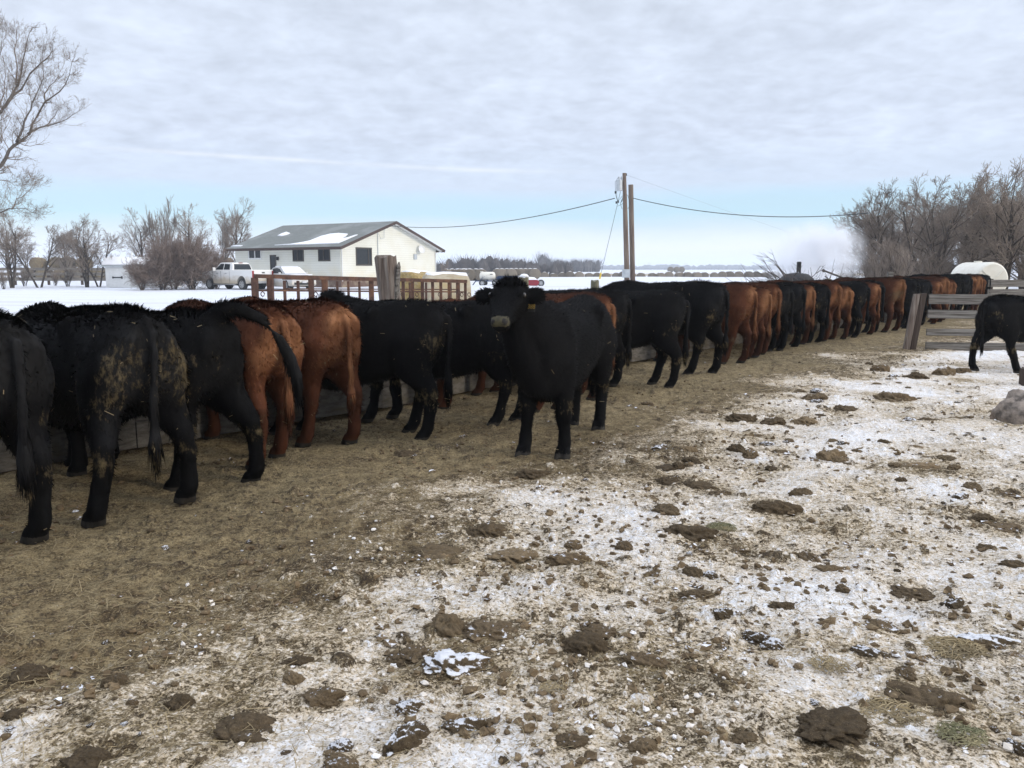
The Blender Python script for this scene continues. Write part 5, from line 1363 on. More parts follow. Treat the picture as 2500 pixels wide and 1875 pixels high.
def truck(px_rear_wheel, py, rz):
    g_ = ground_at(px_rear_wheel, py)
    root = empty('pickup_truck', (g_.x, g_.y, 0), rz, 'mud-splashed white crew cab pickup truck parked left of the house', 'pickup truck')
    W_ = 1.0; wf, wr, rw = 3.95, 0.3, 0.42                       # x of axles
    ox, oy = -wr, -0.86                                     # origin = the near rear wheel's contact point
    prof = [(-0.90, 0.62)] + [(-0.90, 1.28)] + [(1.50, 1.28), (1.50, 1.22), (3.52, 1.24), (4.55, 1.20), (4.80, 1.05), (4.86, 0.62), (4.72, 0.45), (4.5, 0.45)] + hoop(wf, 0.50, 0.45) + [(3.3, 0.45), (0.95, 0.45)] + hoop(wr, 0.50, 0.45) + [(-0.35, 0.52)]
    mb = body_shell(prof, W_)
    mb.v = [(x + ox, y + oy, z) for x, y, z in mb.v]
    body = mb.build('body', M['truck_white'], root, bevel=0.025)
    cab = [(1.52, 1.20), (1.58, 1.62), (1.72, 1.90), (1.95, 1.96), (2.9, 1.965), (3.1, 1.92), (3.72, 1.22)]
    mb = body_shell(cab, W_ * .95, tuck=0.28, waist=1.22); mb.v = [(x + ox, y + oy, z) for x, y, z in mb.v]
    cabo = mb.build('cab', M['truck_white'], root, bevel=0.02)
    def side(pts, s_, d=0.012):
        return [Vector((x + ox, oy + s_ * (W_ * .95 * (1 - 0.28 * max(0, z - 1.22)) + d), z)) for x, z in pts]
    for s_ in (1, -1):
        for pts in ([(1.86, 1.30), (1.92, 1.80), (2.52, 1.85), (2.52, 1.30)], [(2.60, 1.30), (2.60, 1.85), (2.98, 1.83), (3.46, 1.33), (3.44, 1.30)]):
            mb = MB(); mb.add(side(pts, s_), [tuple(range(len(pts)))]); mb.build('side_window', M['glass'], cabo)
        mb = MB(); mb.box((3.38 + ox, oy + s_ * 1.14, 1.36), (0.12, 0.22, 0.30)); mb.bar((3.38 + ox, oy + s_ * .95, 1.28), (3.38 + ox, oy + s_ * 1.1, 1.30), .06, .05); mb.build('mirror', M['truck_white'], root, bevel=0.03)
        for hx in (2.0, 2.95):
            mb = MB(); mb.box((hx + ox, oy + s_ * (W_ + .01), 1.08), (0.2, 0.03, 0.05)); mb.build('door_handle', M['chrome'], root, bevel=0.01)
        mb = MB(); mb.bar((0.9 + ox, oy + s_ * 1.02, 0.40), (3.35 + ox, oy + s_ * 1.02, 0.40), .14, .07); mb.build('running_board', M['chrome'], root, bevel=0.015)
        mb = MB(); mb.box((-0.90 + ox, oy + s_ * .92, 1.02), (0.05, 0.14, 0.42)); mb.build('tail_lamp', M['tail_red'], root, bevel=0.01)
        mb = MB(); mb.box((4.78 + ox, oy + s_ * .75, 0.98), (0.12, 0.4, 0.2)); mb.build('headlight', M['lamp_clear'], root, bevel=0.02)
        # door seams
        mb = MB()
        for dx_ in (1.60, 2.56, 3.50): mb.box((dx_ + ox, oy + s_ * (W_ + .001), 0.86), (0.018, 0.01, 0.7))
        mb.build('door_seam', M['black'], root)
        wheel(root, wf + ox, oy + s_ * .86, rw, 0.28, s_); wheel(root, wr + ox, oy + s_ * .86, rw, 0.28, s_)
    mb = MB(); mb.add([Vector((x + ox, oy + s_ * y, z)) for x, y, z in ((1.50, .80, 1.31), (1.545, .74, 1.62), (1.625, .70, 1.82)) for s_ in (-1, 1)], [(0, 1, 3, 2), (2, 3, 5, 4)]); mb.build('rear_window', M['glass'], cabo)
    mb = MB(); mb.add([Vector((3.60 + ox, oy - .84, 1.34)), Vector((3.60 + ox, oy + .84, 1.34)), Vector((3.14 + ox + .02, oy + .72, 1.88)), Vector((3.14 + ox + .02, oy - .72, 1.88))], [(0, 1, 2, 3)]); mb.build('windshield', M['glass'], cabo)
    mb = MB(); mb.box((1.72 + ox, oy, 1.93), (0.08, 0.34, 0.05)); mb.build('brake_lamp', M['tail_red'], cabo)
    mb = MB(); mb.box((-0.915 + ox, oy, 1.0), (0.05, 1.6, 0.5)); tg = mb.build('tailgate', M['truck_white'], root, bevel=0.02)
    mb = MB(); mb.box((-0.95 + ox, oy, 1.12), (0.03, 0.25, 0.07)); mb.build('handle', M['black'], tg)
    mb = MB(); mb.box((-0.97 + ox, oy, 0.58), (0.16, 1.9, 0.18)); mb.build('bumper', M['chrome'], root, bevel=0.03)
    mb = MB(); mb.box((2.0 + ox, oy, 0.42), (5.2, 1.0, 0.2)); mb.build('chassis', M['black'], root)
    for o_ in [c_ for ch in children_of(root) for c_ in [ch] + children_of(ch)]:
        if o_.name.split('.')[0] in ('wheel', 'rim', 'brake_disc', 'running_board', 'bumper', 'chassis'): continue
        top_ = o_ if o_.parent == root else o_.parent
        for v_ in o_.data.vertices:                            # tall heavy-duty body: high bed rails, roof a little over 2 m
            z = v_.co.z
            v_.co.z = z if z < .62 else (.62 + (z - .62) * 1.30 if z < 1.28 else 1.478 + (z - 1.28) * .80)
            if top_.name.startswith('cab') or top_.name.startswith('mirror'): v_.co.x -= .24
    return root
# heading: away from the camera and to the left
truck(594, 708, R(90 + 58))

def car():
    g_ = ground_at(706, 707)
    root = empty('sedan', (g_.x, g_.y, 0), R(-50), 'silver sedan with a snow-covered windshield, its nose toward the corral panels', 'car')
    W_ = 0.88
    prof = [(-2.2, 0.35), (-2.3, 0.75), (-2.2, 0.98), (-1.6, 1.02), (1.0, 1.0), (2.0, 0.86), (2.35, 0.70), (2.38, 0.35), (2.2, 0.26)] + hoop(1.45, 0.36, 0.28) + [(1.0, 0.24), (-0.95, 0.24)] + hoop(-1.35, 0.36, 0.28)
    mb = body_shell(prof, W_); mb.build('body', M['car_silver'], root, bevel=0.03)
    cab = [(-1.75, 0.98), (-0.95, 1.42), (-0.3, 1.47), (0.25, 1.40), (1.12, 0.98)]
    mb = body_shell(cab, W_ * .9, tuck=0.35, waist=1.0); cb = mb.build('cabin', M['car_silver'], root, bevel=0.02)
    for s_ in (1, -1):
        pts = [(-1.35, 1.06), (-0.88, 1.35), (-0.3, 1.40), (0.2, 1.34), (0.78, 1.06)]
        mb = MB(); mb.add([Vector((x, s_ * (W_ * .9 * (1 - .35 * (z - 1.0)) + .012), z)) for x, z in pts], [tuple(range(5))]); mb.build('side_window', M['glass'], cb)
        mb = MB(); mb.box((2.3, s_ * .62, 0.70), (0.18, 0.42, 0.15)); mb.build('headlight', M['lamp_clear'], root, bevel=0.02)
        mb = MB(); mb.box((0.75, s_ * .98, 1.05), (0.1, 0.16, 0.13)); mb.build('mirror', M['car_silver'], root, bevel=0.02)
        wheel(root, 1.45, s_ * .76, 0.32, 0.2, s_); wheel(root, -1.35, s_ * .76, 0.32, 0.2, s_)
    mb = MB()
    mb.add([Vector((1.10, -.76, 1.02)), Vector((1.10, .76, 1.02)), Vector((0.30, .66, 1.41)), Vector((0.30, -.66, 1.41)), Vector((1.16, -.76, 1.05)), Vector((1.16, .76, 1.05)), Vector((0.30, .66, 1.47)), Vector((0.30, -.66, 1.47))], [(0, 1, 2, 3), (4, 5, 6, 7), (0, 1, 5, 4), (1, 2, 6, 5), (2, 3, 7, 6), (3, 0, 4, 7)])
    mb.box((1.65, 0, 0.97), (0.9, 1.5, 0.06)); mb.box((-.3, 0, 1.495), (1.0, 1.2, 0.05))
    mb.build('windshield_snow', M['snow'], root, bevel=0.015)
    mb = MB(); mb.box((2.385, 0, 0.72), (0.04, 0.6, 0.1)); mb.box((2.385, 0, .42), (.05, 1.4, .14)); mb.build('grille', M['black'], root, bevel=0.01)
    mb = MB(); mb.box((2.43, 0, 0.52), (0.02, 0.3, 0.12)); mb.build('number_plate', M['plate'], root)
    root.scale = (1.08, 1.1, 1.16)
car()

# ------------------------------------------------------------------ shed
def zl(x, y): return x * 0.23508, 480 + y * 0.23508
def shed():
    p = ground_at(zl(1105, 0)[0], 703); d = p.y
    root = empty('shed', (p.x, p.y, 0), R(16), 'small white shed with a low snowy roof partly behind the bush', 'shed')
    mb = MB(); mb.add([(0, 0, 0), (5.5, 0, 0), (5.5, 2.6, 0), (0, 2.6, 0), (0, 0, 1.80), (5.5, 0, 1.80), (5.5, 2.6, 1.80), (0, 2.6, 1.80), (0, 1.3, 2.35), (5.5, 1.3, 2.35)], [(0, 1, 5, 4), (2, 3, 7, 6), (1, 2, 6, 9, 5), (3, 0, 4, 8, 7), (0, 1, 2, 3)]); mb.build('wall', M['white_trim'], root)
    mb = MB()
    for a, b in (((-.25), 1.3), (2.85, 1.3)):
        z0 = 1.72; P_ = [Vector((-.25, a, z0)), Vector((5.75, a, z0)), Vector((5.75, b, 2.38)), Vector((-.25, b, 2.38))]
        mb.add(P_ + [q + Vector((0, 0, .09)) for q in P_], [(0, 1, 2, 3), (4, 5, 6, 7), (0, 1, 5, 4), (1, 2, 6, 5), (2, 3, 7, 6), (3, 0, 4, 7)])
    rf = mb.build('roof', M['galv'], root)
    mb = MB(); P_ = [Vector((-.2, -.2, 1.87)), Vector((5.7, -.1, 1.9)), Vector((5.7, 1.25, 2.50)), Vector((-.2, 1.25, 2.50))]; mb.add(P_ + [q + Vector((0, 0, .06)) for q in P_], [(0, 1, 2, 3), (4, 5, 6, 7), (0, 1, 5, 4), (1, 2, 6, 5), (2, 3, 7, 6), (3, 0, 4, 7)]); mb.build('roof_snow', M['snow'], rf)
    mb = MB(); mb.box((0.85, -0.02, 0.9), (1.3, 0.03, 1.7)); dr = mb.build('door', M['white_trim'], root)
    mb = MB(); mb.bar((0.55, -.05, .85), (1.25, -.05, .85), .03, .09); mb.box((.55, -.06, .85), (.1, .03, .16)); mb.box((1.22, -.06, .85), (.12, .03, .2)); mb.build('latch', M['black'], dr)
    mb = MB(); mb.tube([(1.9, 1.0, 2.2), (1.9, 1.0, 3.0)], 0.06, 8); mb.build('vent_pipe', M['white_trim'], rf)
shed()

# ------------------------------------------------------------------ utility poles, wires
pt = at(1515, 423, 48.0); pb = at(1531, 720, 48.0)
po = empty('utility_pole', (pb.x, pb.y, 0), 0, 'taller wooden utility pole carrying a grey transformer', 'utility pole')
L_ = lambda P_: Vector((P_.x - pb.x, P_.y - pb.y, P_.z))
def zp(x, y, d=48.0): return L_(at(1440 + x * 0.20496, 400 + y * 0.20496, d))
mb = MB(); mb.tube([(0.02, 0, -.3), zp(440, 1250), zp(425, 700), zp(410, 110)], [0.165, 0.155, 0.14, 0.105], 12); mb.build('pole_shaft', M['pole_wood'], po, smooth=True)
mb = MB(); c0, c1 = zp(352, 322), zp(352, 190); mb.rings([ell_ring(c0.lerp(c1, f), (1, 0, 0), (0, 1, 0), r_, r_, 18, 2) for f, r_ in ((0, .17), (.03, .18), (.95, .185), (1.0, .17))]); tr_ = mb.build('transformer', M['galv'], po, smooth=False)
mb = MB()
for xx in (347, 374): mb.tube([zp(xx, 190), zp(xx, 172), zp(xx, 160), zp(xx, 150)], [.03, .05, .035, .02], 8)
mb.build('bushing', M['galv'], tr_)
mb = MB(); mb.bar(zp(385, 200), zp(405, 200), .06, .08); mb.bar(zp(385, 310), zp(405, 310), .06, .08); mb.build('bracket', M['galv'], po)
mb = MB(); a_ = zp(425, 1305) + Vector((0, -.22, 0)); mb.box(a_, (.44, .16, 0.48)); mb.tube([a_ + Vector((-.02, -.08, .10)), a_ + Vector((-.02, -.16, .10))], .09, 14); mb.build('meter_box', M['galv'], po, bevel=0.01)
mb = MB()
mb.tube([zp(347, 150), zp(303, 215), zp(304, 350), zp(330, 450), zp(392, 380)], .012, 5)
mb.tube([zp(318, 320), zp(322, 400), zp(335, 450)], .012, 5)
for k_ in range(3): mb.tube([zp(392, 400 + 15 * k_), zp(365, 470), zp(380, 530), zp(412, 545), zp(460, 530), zp(475, 470), zp(455, 380), zp(432, 360)], .012, 5)
mb.tube([zp(330, 505), zp(375, 485), zp(395, 470)], .01, 5)
mb.build('cable_loops', M['wire'], po)
mb = MB()
for xx, yy in ((305, 340), (316, 460), (337, 450), (433, 128)): mb.tube([zp(xx, yy - 14), zp(xx, yy + 14)], .045, 8)
mb.build('insulator', M['black'], po)
gw0, gw1 = zp(365, 330), zp(150, 1235)
gv = gw0 + (gw1 - gw0) * 1.0
mb = MB(); mb.tube([gw0, gw1, gw1 + (gw1 - gw0) * 0.12], .012, 5); gy = mb.build('guy_wire', M['wire'], po)
mb = MB(); mb.tube([zp(133, 1295), zp(118, 1372)], .05, 8); mb.build('guy_guard', M['yellow'], gy)
p2t, p2b = at(1540, 451, 48.6), at(1545, 720, 48.6)
o2 = empty('plain_pole', (p2b.x, p2b.y, 0), 0, 'shorter plain wooden pole right of the transformer pole', 'utility pole')
mb = MB(); mb.tube([(0.02, 0, -.3), (p2t.x - p2b.x, 0, p2t.z)], [0.155, 0.145], 12); mb.build('pole_shaft', M['pole_wood'], o2, smooth=True)
def wire(a, b, sag, label, r_=0.018):
    mb = MB(); pts = [Vector(a).lerp(Vector(b), f) - Vector((0, 0, sag * 4 * f * (1 - f))) for f in np.linspace(0, 1, 26)]
    mb.tube(pts, r_, 5); tag(mb.build('overhead_wire', M['wire'], None), label, 'wire')
wire(at(1501, 484, 48.0), hook, 0.75, 'black service wire sagging from the transformer pole to the house gable', 0.026)
wire(at(1546, 484, 48.5), at(2120, 520, 44.0), 0.55, 'black service wire running right from the poles into the wood', 0.024)
wire(at(1532, 428, 48.0), at(2230, 640, 240.0), 1.2, 'thin high line running away from the top of the pole', 0.004)

# ------------------------------------------------------------------ bare trees
def grow(seed, h, trunks=1, spread=0.6, levels=(7, 6, 5, 4), lean=0.0, rmin=0.006, up=0.25, gnarl=0.16, r0=None, first=0.22, limbs=None, ratio=(0.62, 0.60, 0.58, 0.52)):
    rnd = random.Random(seed); tr, cr = MB(), MB()
    sides = (8, 6, 4, 3, 3)
    def branch(p, d, L, r_, lv):
        n = 6 if lv < 2 else (5 if lv == 2 else 4); pts = [p.copy()]; rad = [r_]; dirs = [d.copy()]
        for k in range(n - 1):
            g_ = gnarl * (1 + .12 * lv)
            d = (d + Vector((rnd.gauss(0, g_), rnd.gauss(0, g_), rnd.gauss(0, g_) + (up * .22 if lv else 0.06)))).normalized()
            pts.append(pts[-1] + d * (L / (n - 1))); dirs.append(d.copy())
            rad.append(max(rmin * (0.7 if lv >= 3 else 1), r_ * (1 - (0.72 if lv else .55) * (k + 1) / (n - 1))))
        (tr if lv < 2 else cr).tube(pts, rad, sides[lv], cap=lv < 2)
        if lv < len(levels):
            m_ = levels[lv]; m_ = max(2, int(m_ * rnd.uniform(.75, 1.3)))
            for k in range(m_):
                f = first + (1 - first) * (k + rnd.random()) / m_ if lv == 0 else 0.18 + 0.82 * (k + rnd.random()) / m_
                i = min(n - 2, int(f * (n - 1))); q = pts[i].lerp(pts[i + 1], f * (n - 1) - i); dd = dirs[i]
                a_ = rnd.uniform(0, 6.283); side = dd.cross(Vector((math.cos(a_), math.sin(a_), .3))).normalized()
                sp = spread * rnd.uniform(.65, 1.25)
                nd = (dd * math.cos(sp) + side * math.sin(sp) + Vector((0, 0, up * .6))).normalized()
                branch(q, nd, L * ratio[lv] * rnd.uniform(.7, 1.2) * (1 - .35 * f if lv == 0 else 1.0 - .3 * f), max(rmin, rad[i] * rnd.uniform(.45, .65)), lv + 1)
    R0 = r0 or h * 0.017
    if limbs:
        for p, d, L, r_ in limbs: branch(Vector(p), Vector(d).normalized(), L, r_, 1)
    else:
        for k in range(trunks):
            a_ = rnd.uniform(0, 6.283); t_ = (0.0 if trunks == 1 else rnd.uniform(.12, .42)) + lean
            branch(Vector((math.cos(a_) * .12 * (trunks > 1), math.sin(a_) * .12 * (trunks > 1), -.1)), Vector((math.sin(t_) * math.cos(a_), math.sin(t_) * math.sin(a_), math.cos(t_))), h * (.72 if trunks == 1 else .66) * rnd.uniform(.85, 1.05), R0 * (1 if trunks == 1 else .75), 0)
    return tr, cr
TREE = {}
def tree_kind(key, twig='twig', **kw):
    tr, cr = grow(**kw)
    a = tr.build('trunk', M['bark'], None, smooth=True); b = cr.build('crown', M[twig], None, smooth=True)
    TREE[key] = (a.data, b.data); bpy.data.objects.remove(a); bpy.data.objects.remove(b)
def plant(key, x, y, rz, sc, label, group, name='bare_tree', cat='tree', szk=1.0):
    root = empty(name, (x, y, -0.02), rz, label, cat, group); root.scale = (sc, sc, sc * szk)
    for nm, me in zip(('trunk', 'crown'), TREE[key]):
        o_ = bpy.data.objects.new(nm, me); COL.objects.link(o_); o_.parent = root
    return root
tree_kind('elm1', seed=11, h=8.5, trunks=1, spread=.72, levels=(10, 7, 7, 7), up=.14, first=.2, gnarl=.085, rmin=.010)
tree_kind('elm2', seed=12, h=8.5, trunks=2, spread=.70, levels=(8, 6, 7, 6), up=.10, first=.22, gnarl=.085, rmin=.010)
tree_kind('elm3', seed=13, h=8.5, trunks=3, spread=.68, levels=(7, 6, 6, 6), up=.10, first=.2, gnarl=.09, rmin=.010)
tree_kind('dense', seed=14, h=7.5, trunks=4, spread=.75, levels=(7, 6, 6, 6), up=.08, first=.1, rmin=.010, gnarl=.1)
tree_kind('shrub', 'twig', seed=15, h=3.6, trunks=9, spread=.6, levels=(6, 6, 5), up=.2, first=.08, rmin=.007, r0=.04, gnarl=.1)
tree_kind('bush', 'twig_red', seed=16, h=4.4, trunks=18, spread=.8, levels=(8, 7, 7), up=.05, first=.05, rmin=.009, r0=.035, gnarl=.12)
tree_kind('sapling', seed=17, h=6.5, trunks=2, spread=.42, levels=(9, 7, 7), up=.5, first=.15, rmin=.008, r0=.06, gnarl=.08)

rnd = random.Random(21)
# row of trees at left beyond the yard
for k, (px, d, key, h_, lab) in enumerate((
    (28, 66, 'elm3', 0.86, 'bare many-stemmed tree at the far left edge behind the yard'), (95, 67, 'elm2', 0.80, 'bare twin-stemmed tree with upswept limbs, second from the left edge'),
    (212, 68, 'elm3', 0.78, 'bare spreading tree directly left of the white shed'), (240, 69, 'elm2', 0.70, 'bare tree close beside the left corner of the white shed'),
    (345, 86, 'elm1', 0.92, 'thin bare tree rising behind the shed roof'), (392, 84, 'sapling', 1.45, 'tall sparse tree with upright leader behind the brown bush'), (470, 88, 'elm1', 1.0, 'bare round-crowned tree behind the right part of the brown bush'),
    (525, 90, 'sapling', 1.35, 'bare slender tree between the bush and the house'), (585, 92, 'elm1', 1.1, 'bare round-crowned tree just left of the house roof'), (430, 90, 'elm2', 0.95, 'bare tree behind the middle of the brown bush'), (160, 90, 'elm1', 0.75, 'small bare tree further back between two nearer trees at left'))):
    p = at(px, 680, d); plant(key, p.x, p.y, rnd.uniform(0, 6.28), h_, lab, 'bare trees around the farmyard at left')
for px, d, sc, lab in ((395, 61, 0.98, 'big tangled reddish-brown bush left of the pickup'), (470, 62, 1.06, 'reddish-brown bush nearest the pickup truck'), (345, 60.5, 0.62, 'low pale bush in front of the white shed'), (530, 66, 0.85, 'brown bush between the pickup and the house'), (425, 64.5, 1.1, 'tall brown bush behind the big tangled one')):
    p = at(px, 690, d); plant('bush', p.x, p.y, rnd.uniform(0, 6.28), sc, lab, 'brown bushes left of the pickup', 'bush', 'bush')
for px, d, sc in ((8, 64, .55), (60, 72, .6), (165, 70, .55), (135, 74, .5)):
    p = at(px, 690, d); plant('shrub', p.x, p.y, rnd.uniform(0, 6.28), sc, 'low leafless shrub under the bare trees at left', 'low shrubs under the trees at left', 'shrub', 'shrub')
for px, d, sc in ((1050, 92, .8), (1075, 100, .75), (1035, 88, .6)):
    p = at(px, 690, d); plant('sapling', p.x, p.y, rnd.uniform(0, 6.28), sc * .6, 'thin leafless sapling beside the right end of the house', 'saplings at the right end of the house', 'sapling', 'sapling')

# big tree standing just outside the left edge, limbs reaching in
def big_tree():
    d = 24.0; base = at(-210, 720, d)
    root = empty('cottonwood', (base.x, base.y, 0), 0, 'large bare tree outside the left edge with long limbs reaching up into the sky', 'tree')
    def q(x, y, dd=0): P_ = at(x, y, d + dd); return Vector((P_.x - base.x, P_.y - base.y, P_.z))
    tr, cr = MB(), MB()
    tr.tube([(0, 0, -.2), (0.05, 0, 1.2), q(-190, 560), q(-170, 430)], [.28, .2, .14, .11], 10)
    def zt(x, y, dd=0): return q(x * .33766, y * .33755, dd)
    mains = [
        ([q(-190, 560), q(-90, 480, .2), zt(0, 1195, .3), zt(95, 1060, .3), zt(200, 965, .4), zt(325, 745, .5), zt(470, 610, .5), zt(545, 405, .6)], .15),
        ([zt(120, 1030, .3), zt(180, 880, 0), zt(235, 740, -.1), zt(300, 560, -.2), zt(310, 330, -.2)], .07),
        ([zt(200, 965, .4), zt(330, 905, .8), zt(480, 865, 1.0), zt(600, 775, 1.1)], .06), ([zt(330, 905, .8), zt(400, 830, .6), zt(470, 760, .5)], .035),
        ([zt(325, 745, .5), zt(345, 655, .2), zt(420, 560, 0), zt(470, 430, 0)], .05),
        ([q(-170, 430), q(-80, 340, -.3), zt(0, 815, -.4), zt(120, 610, -.4), zt(180, 370, -.5), zt(240, 195, -.5)], .13),
        ([zt(30, 780, -.4), zt(150, 640, .1), zt(260, 490, .2), zt(360, 395, .2), zt(392, 300, .2)], .075),
        ([zt(120, 610, -.4), zt(125, 480, -.8), zt(105, 300, -1), zt(130, 200, -1)], .05), ([q(-80, 340, -.3), q(-45, 250, -.2), zt(0, 380, 0), zt(20, 190, 0)], .06),
        ([q(-190, 560), q(-110, 520, -.8), zt(0, 1530, -1), zt(80, 1510, -1.2), zt(190, 1515, -1.1), zt(285, 1550, -1)], .06), ([zt(80, 1510, -1.2), zt(130, 1440, -1.2), zt(215, 1370, -1), zt(300, 1300, -.8)], .04),
        ([q(-100, 470, 0), zt(0, 1305, .5), zt(120, 1345, .7), zt(190, 1330, .8)], .035), ([q(-60, 440, .2), zt(30, 1200, .4), zt(110, 1275, .4), zt(270, 1280, .5)], .035), ([zt(0, 1040, 0), zt(20, 960, -.3), zt(100, 830, -.4)], .03),
        ([zt(5, 780, -.5), zt(35, 610, -.9), zt(20, 400, -1)], .045), ([zt(0, 1030, 0), zt(30, 800, 0)], .03)]
    rnd = random.Random(5)
    def twig(p, dv, L, r_, lv):
        pts = [p]; n = 4
        for k in range(n):
            dv = (dv + Vector((rnd.gauss(0, .2), rnd.gauss(0, .2), rnd.gauss(0, .15) + (.10 if lv < 2 else .02)))).normalized(); pts.append(pts[-1] + dv * L / n)
        cr.tube(pts, [r_, r_ * .8, r_ * .6, r_ * .45, r_ * .3], 4 if lv < 1 else 3, cap=False)
        if lv < 2:
            for k in range(rnd.randint(4, 6)):
                i = rnd.randint(1, 4); s_ = dv.cross(Vector((rnd.gauss(0, 1), rnd.gauss(0, 1), rnd.gauss(0, 1)))).normalized(); sp = rnd.uniform(.4, .9)
                twig(pts[i], (dv * math.cos(sp) + s_ * math.sin(sp)).normalized(), L * rnd.uniform(.38, .62), max(.0032, r_ * .5), lv + 1)
    for pts, r_ in mains:
        r_ *= .52; n = len(pts); out = []
        for i in range(n - 1):                                    # smooth and roughen the limb
            for f in (0, .33, .67):
                p0, p1, p2, p3 = pts[max(i - 1, 0)], pts[i], pts[i + 1], pts[min(i + 2, n - 1)]
                c_ = .5 * ((2 * p1) + (p2 - p0) * f + (2 * p0 - 5 * p1 + 4 * p2 - p3) * f * f + (3 * p1 - p0 - 3 * p2 + p3) * f ** 3)
                out.append(c_ + Vector((rnd.gauss(0, .018), rnd.gauss(0, .03), rnd.gauss(0, .018))))
        out.append(pts[-1])
        m_ = len(out); rad = [max(.004, r_ * (1 - .93 * (i / (m_ - 1)) ** .8)) for i in range(m_)]
        (tr if r_ > .03 else cr).tube(out, rad, 8 if r_ > .03 else 6)
        Lm = sum((out[i + 1] - out[i]).length for i in range(m_ - 1))
        for k in range(int(Lm * 8.5)):
            f = rnd.uniform(.12, 1.0) ** .8; i = min(m_ - 2, int(f * (m_ - 1))); dv = (out[i + 1] - out[i]).normalized()
            s_ = dv.cross(Vector((rnd.gauss(0, 1), rnd.gauss(0, 1), rnd.gauss(0, 1)))).normalized(); sp = rnd.uniform(.45, 1.05)
            droop = Vector((0, 0, -.35)) if pts[0].z < q(0, 420).z and rnd.random() < .5 else Vector((0, 0, .15))
            twig(out[i], (dv * math.cos(sp) + s_ * math.sin(sp) + droop).normalized(), rnd.uniform(.4, .9) * (1.1 - .65 * f), max(.003, rad[i] * .35), 0)
    tr.build('trunk', M['limb_grey'], root, smooth=True); cr.build('crown', M['twig'], root, smooth=True)
big_tree()

# the wood at right: a belt of bare trees with brush beneath
rnd = random.Random(33)
WOOD = []
for row, (d0, n, px0, px1) in enumerate(((47, 5, 2130, 2560), (53, 6, 2075, 2640), (60, 6, 2080, 2700), (68, 5, 2110, 2720), (78, 4, 2200, 2760))):
    for k in range(n):
        px = px0 + (px1 - px0) * (k + rnd.uniform(.2, .8)) / n
        WOOD.append((px, d0 + rnd.uniform(-2, 2), row))
for px, d, row in WOOD:
    p = at(px, 690, d)
    f = min(1.0, max(0.0, (px - 2060) / 130)); htop = (4.4 + 3.9 * f) * rnd.uniform(.85, 1.05)
    key = rnd.choice(['elm1', 'elm2', 'elm3', 'dense', 'dense']); sc = htop / 8.0
    plant(key, p.x, p.y, rnd.uniform(0, 6.28), sc, 'bare grey-brown tree in the crowded wood at right', 'bare trees of the wood at right')
for k in range(26):
    px = rnd.uniform(2070, 2640); d = rnd.uniform(42, 62); p = at(px, 690, d)
    plant('shrub', p.x, p.y, rnd.uniform(0, 6.28), rnd.uniform(.55, 1.0), 'leafless undergrowth shrub at the foot of the wood', 'undergrowth of the wood at right', 'shrub', 'shrub')

# ------------------------------------------------------------------ farm things far back
M['hay_old'] = pmat('hay_old', (0.21, 0.165, 0.10), (0.14, 0.11, 0.07), 6, 0.95, 0.7)
plank_fence((-52, 76, 0), (-29.5, 77.5, 0), ((0.45, 0.75), (0.95, 1.22), (1.4, 1.65)), [(x, 1.75, .2, 0) for x in range(0, 23, 3)], 'long weathered board fence behind the bare trees at left', thick=0.05)
rnd = random.Random(8)
for row, (zz, n) in enumerate(((0, 16), (1.42, 14))):
    for k in range(n):
        x = -63 + 2.05 * k + row * 1.3 + rnd.uniform(-.2, .2); y = 108 + rnd.uniform(-.4, .4)
        if row and (k + row) % 7 == 5: continue
        bale(x, y, R(90) + rnd.uniform(-.1, .1), 1.7, 1.5, M['hay_old'] if (k * 7 + row) % 3 else M['hay_grey'], 'snow-topped round bale in the high stack behind the trees at left', 'stacked bales behind the trees at left', z=zz)
# row of bales across the field
proto_b = bale(2, 160, R(86), 1.65, 1.5, M['hay_grey'], 'snow-topped round bale in the long row across the far field', 'row of bales across the far field')
rnd = random.Random(9)
for k in range(28):
    o_ = copy_tree(proto_b)
    x = 8.0 + 1.72 * k; o_.location = (x + rnd.uniform(-.25, .25), 160 + rnd.uniform(-.5, .5), rnd.uniform(-.75, -.5)); o_.rotation_euler.z = R(rnd.uniform(70, 110)); s_ = rnd.uniform(.88, 1.1); o_.scale = (s_, s_, s_)
proto_b.location.x = 6.3; proto_b.location.z = -.65
for k, px in enumerate((1637, 1652, 1664)):
    p = at(px, 660, 330); bale(p.x, p.y, R(80), 2.5, 2.4, M['hay_grey'], 'large brown stack far out in the field beyond the bale row', 'large stacks far out in the field', snow=False, name='hay_stack')
# stacks left of the row, behind the sprayer cart
for k in range(9):
    for z_ in (0,):
        p = at(1214 + 11.5 * k, 690, 122); bale(p.x, p.y + rnd.uniform(-.3, .3), R(90), 1.65, 1.5, M['hay_grey'], 'round bale in the tan stack behind the white tank cart', 'tan bale stack behind the tank cart', snow=True, z=z_)
for k in range(7):
    p = at(1092 + 14 * k, 690, 104); bale(p.x, p.y + rnd.uniform(-2, 2), R(rnd.uniform(60, 120)), 1.6, 1.5, M['hay_grey'], 'dark old round bale with snow, between the house and the tank cart', 'old bales right of the house')

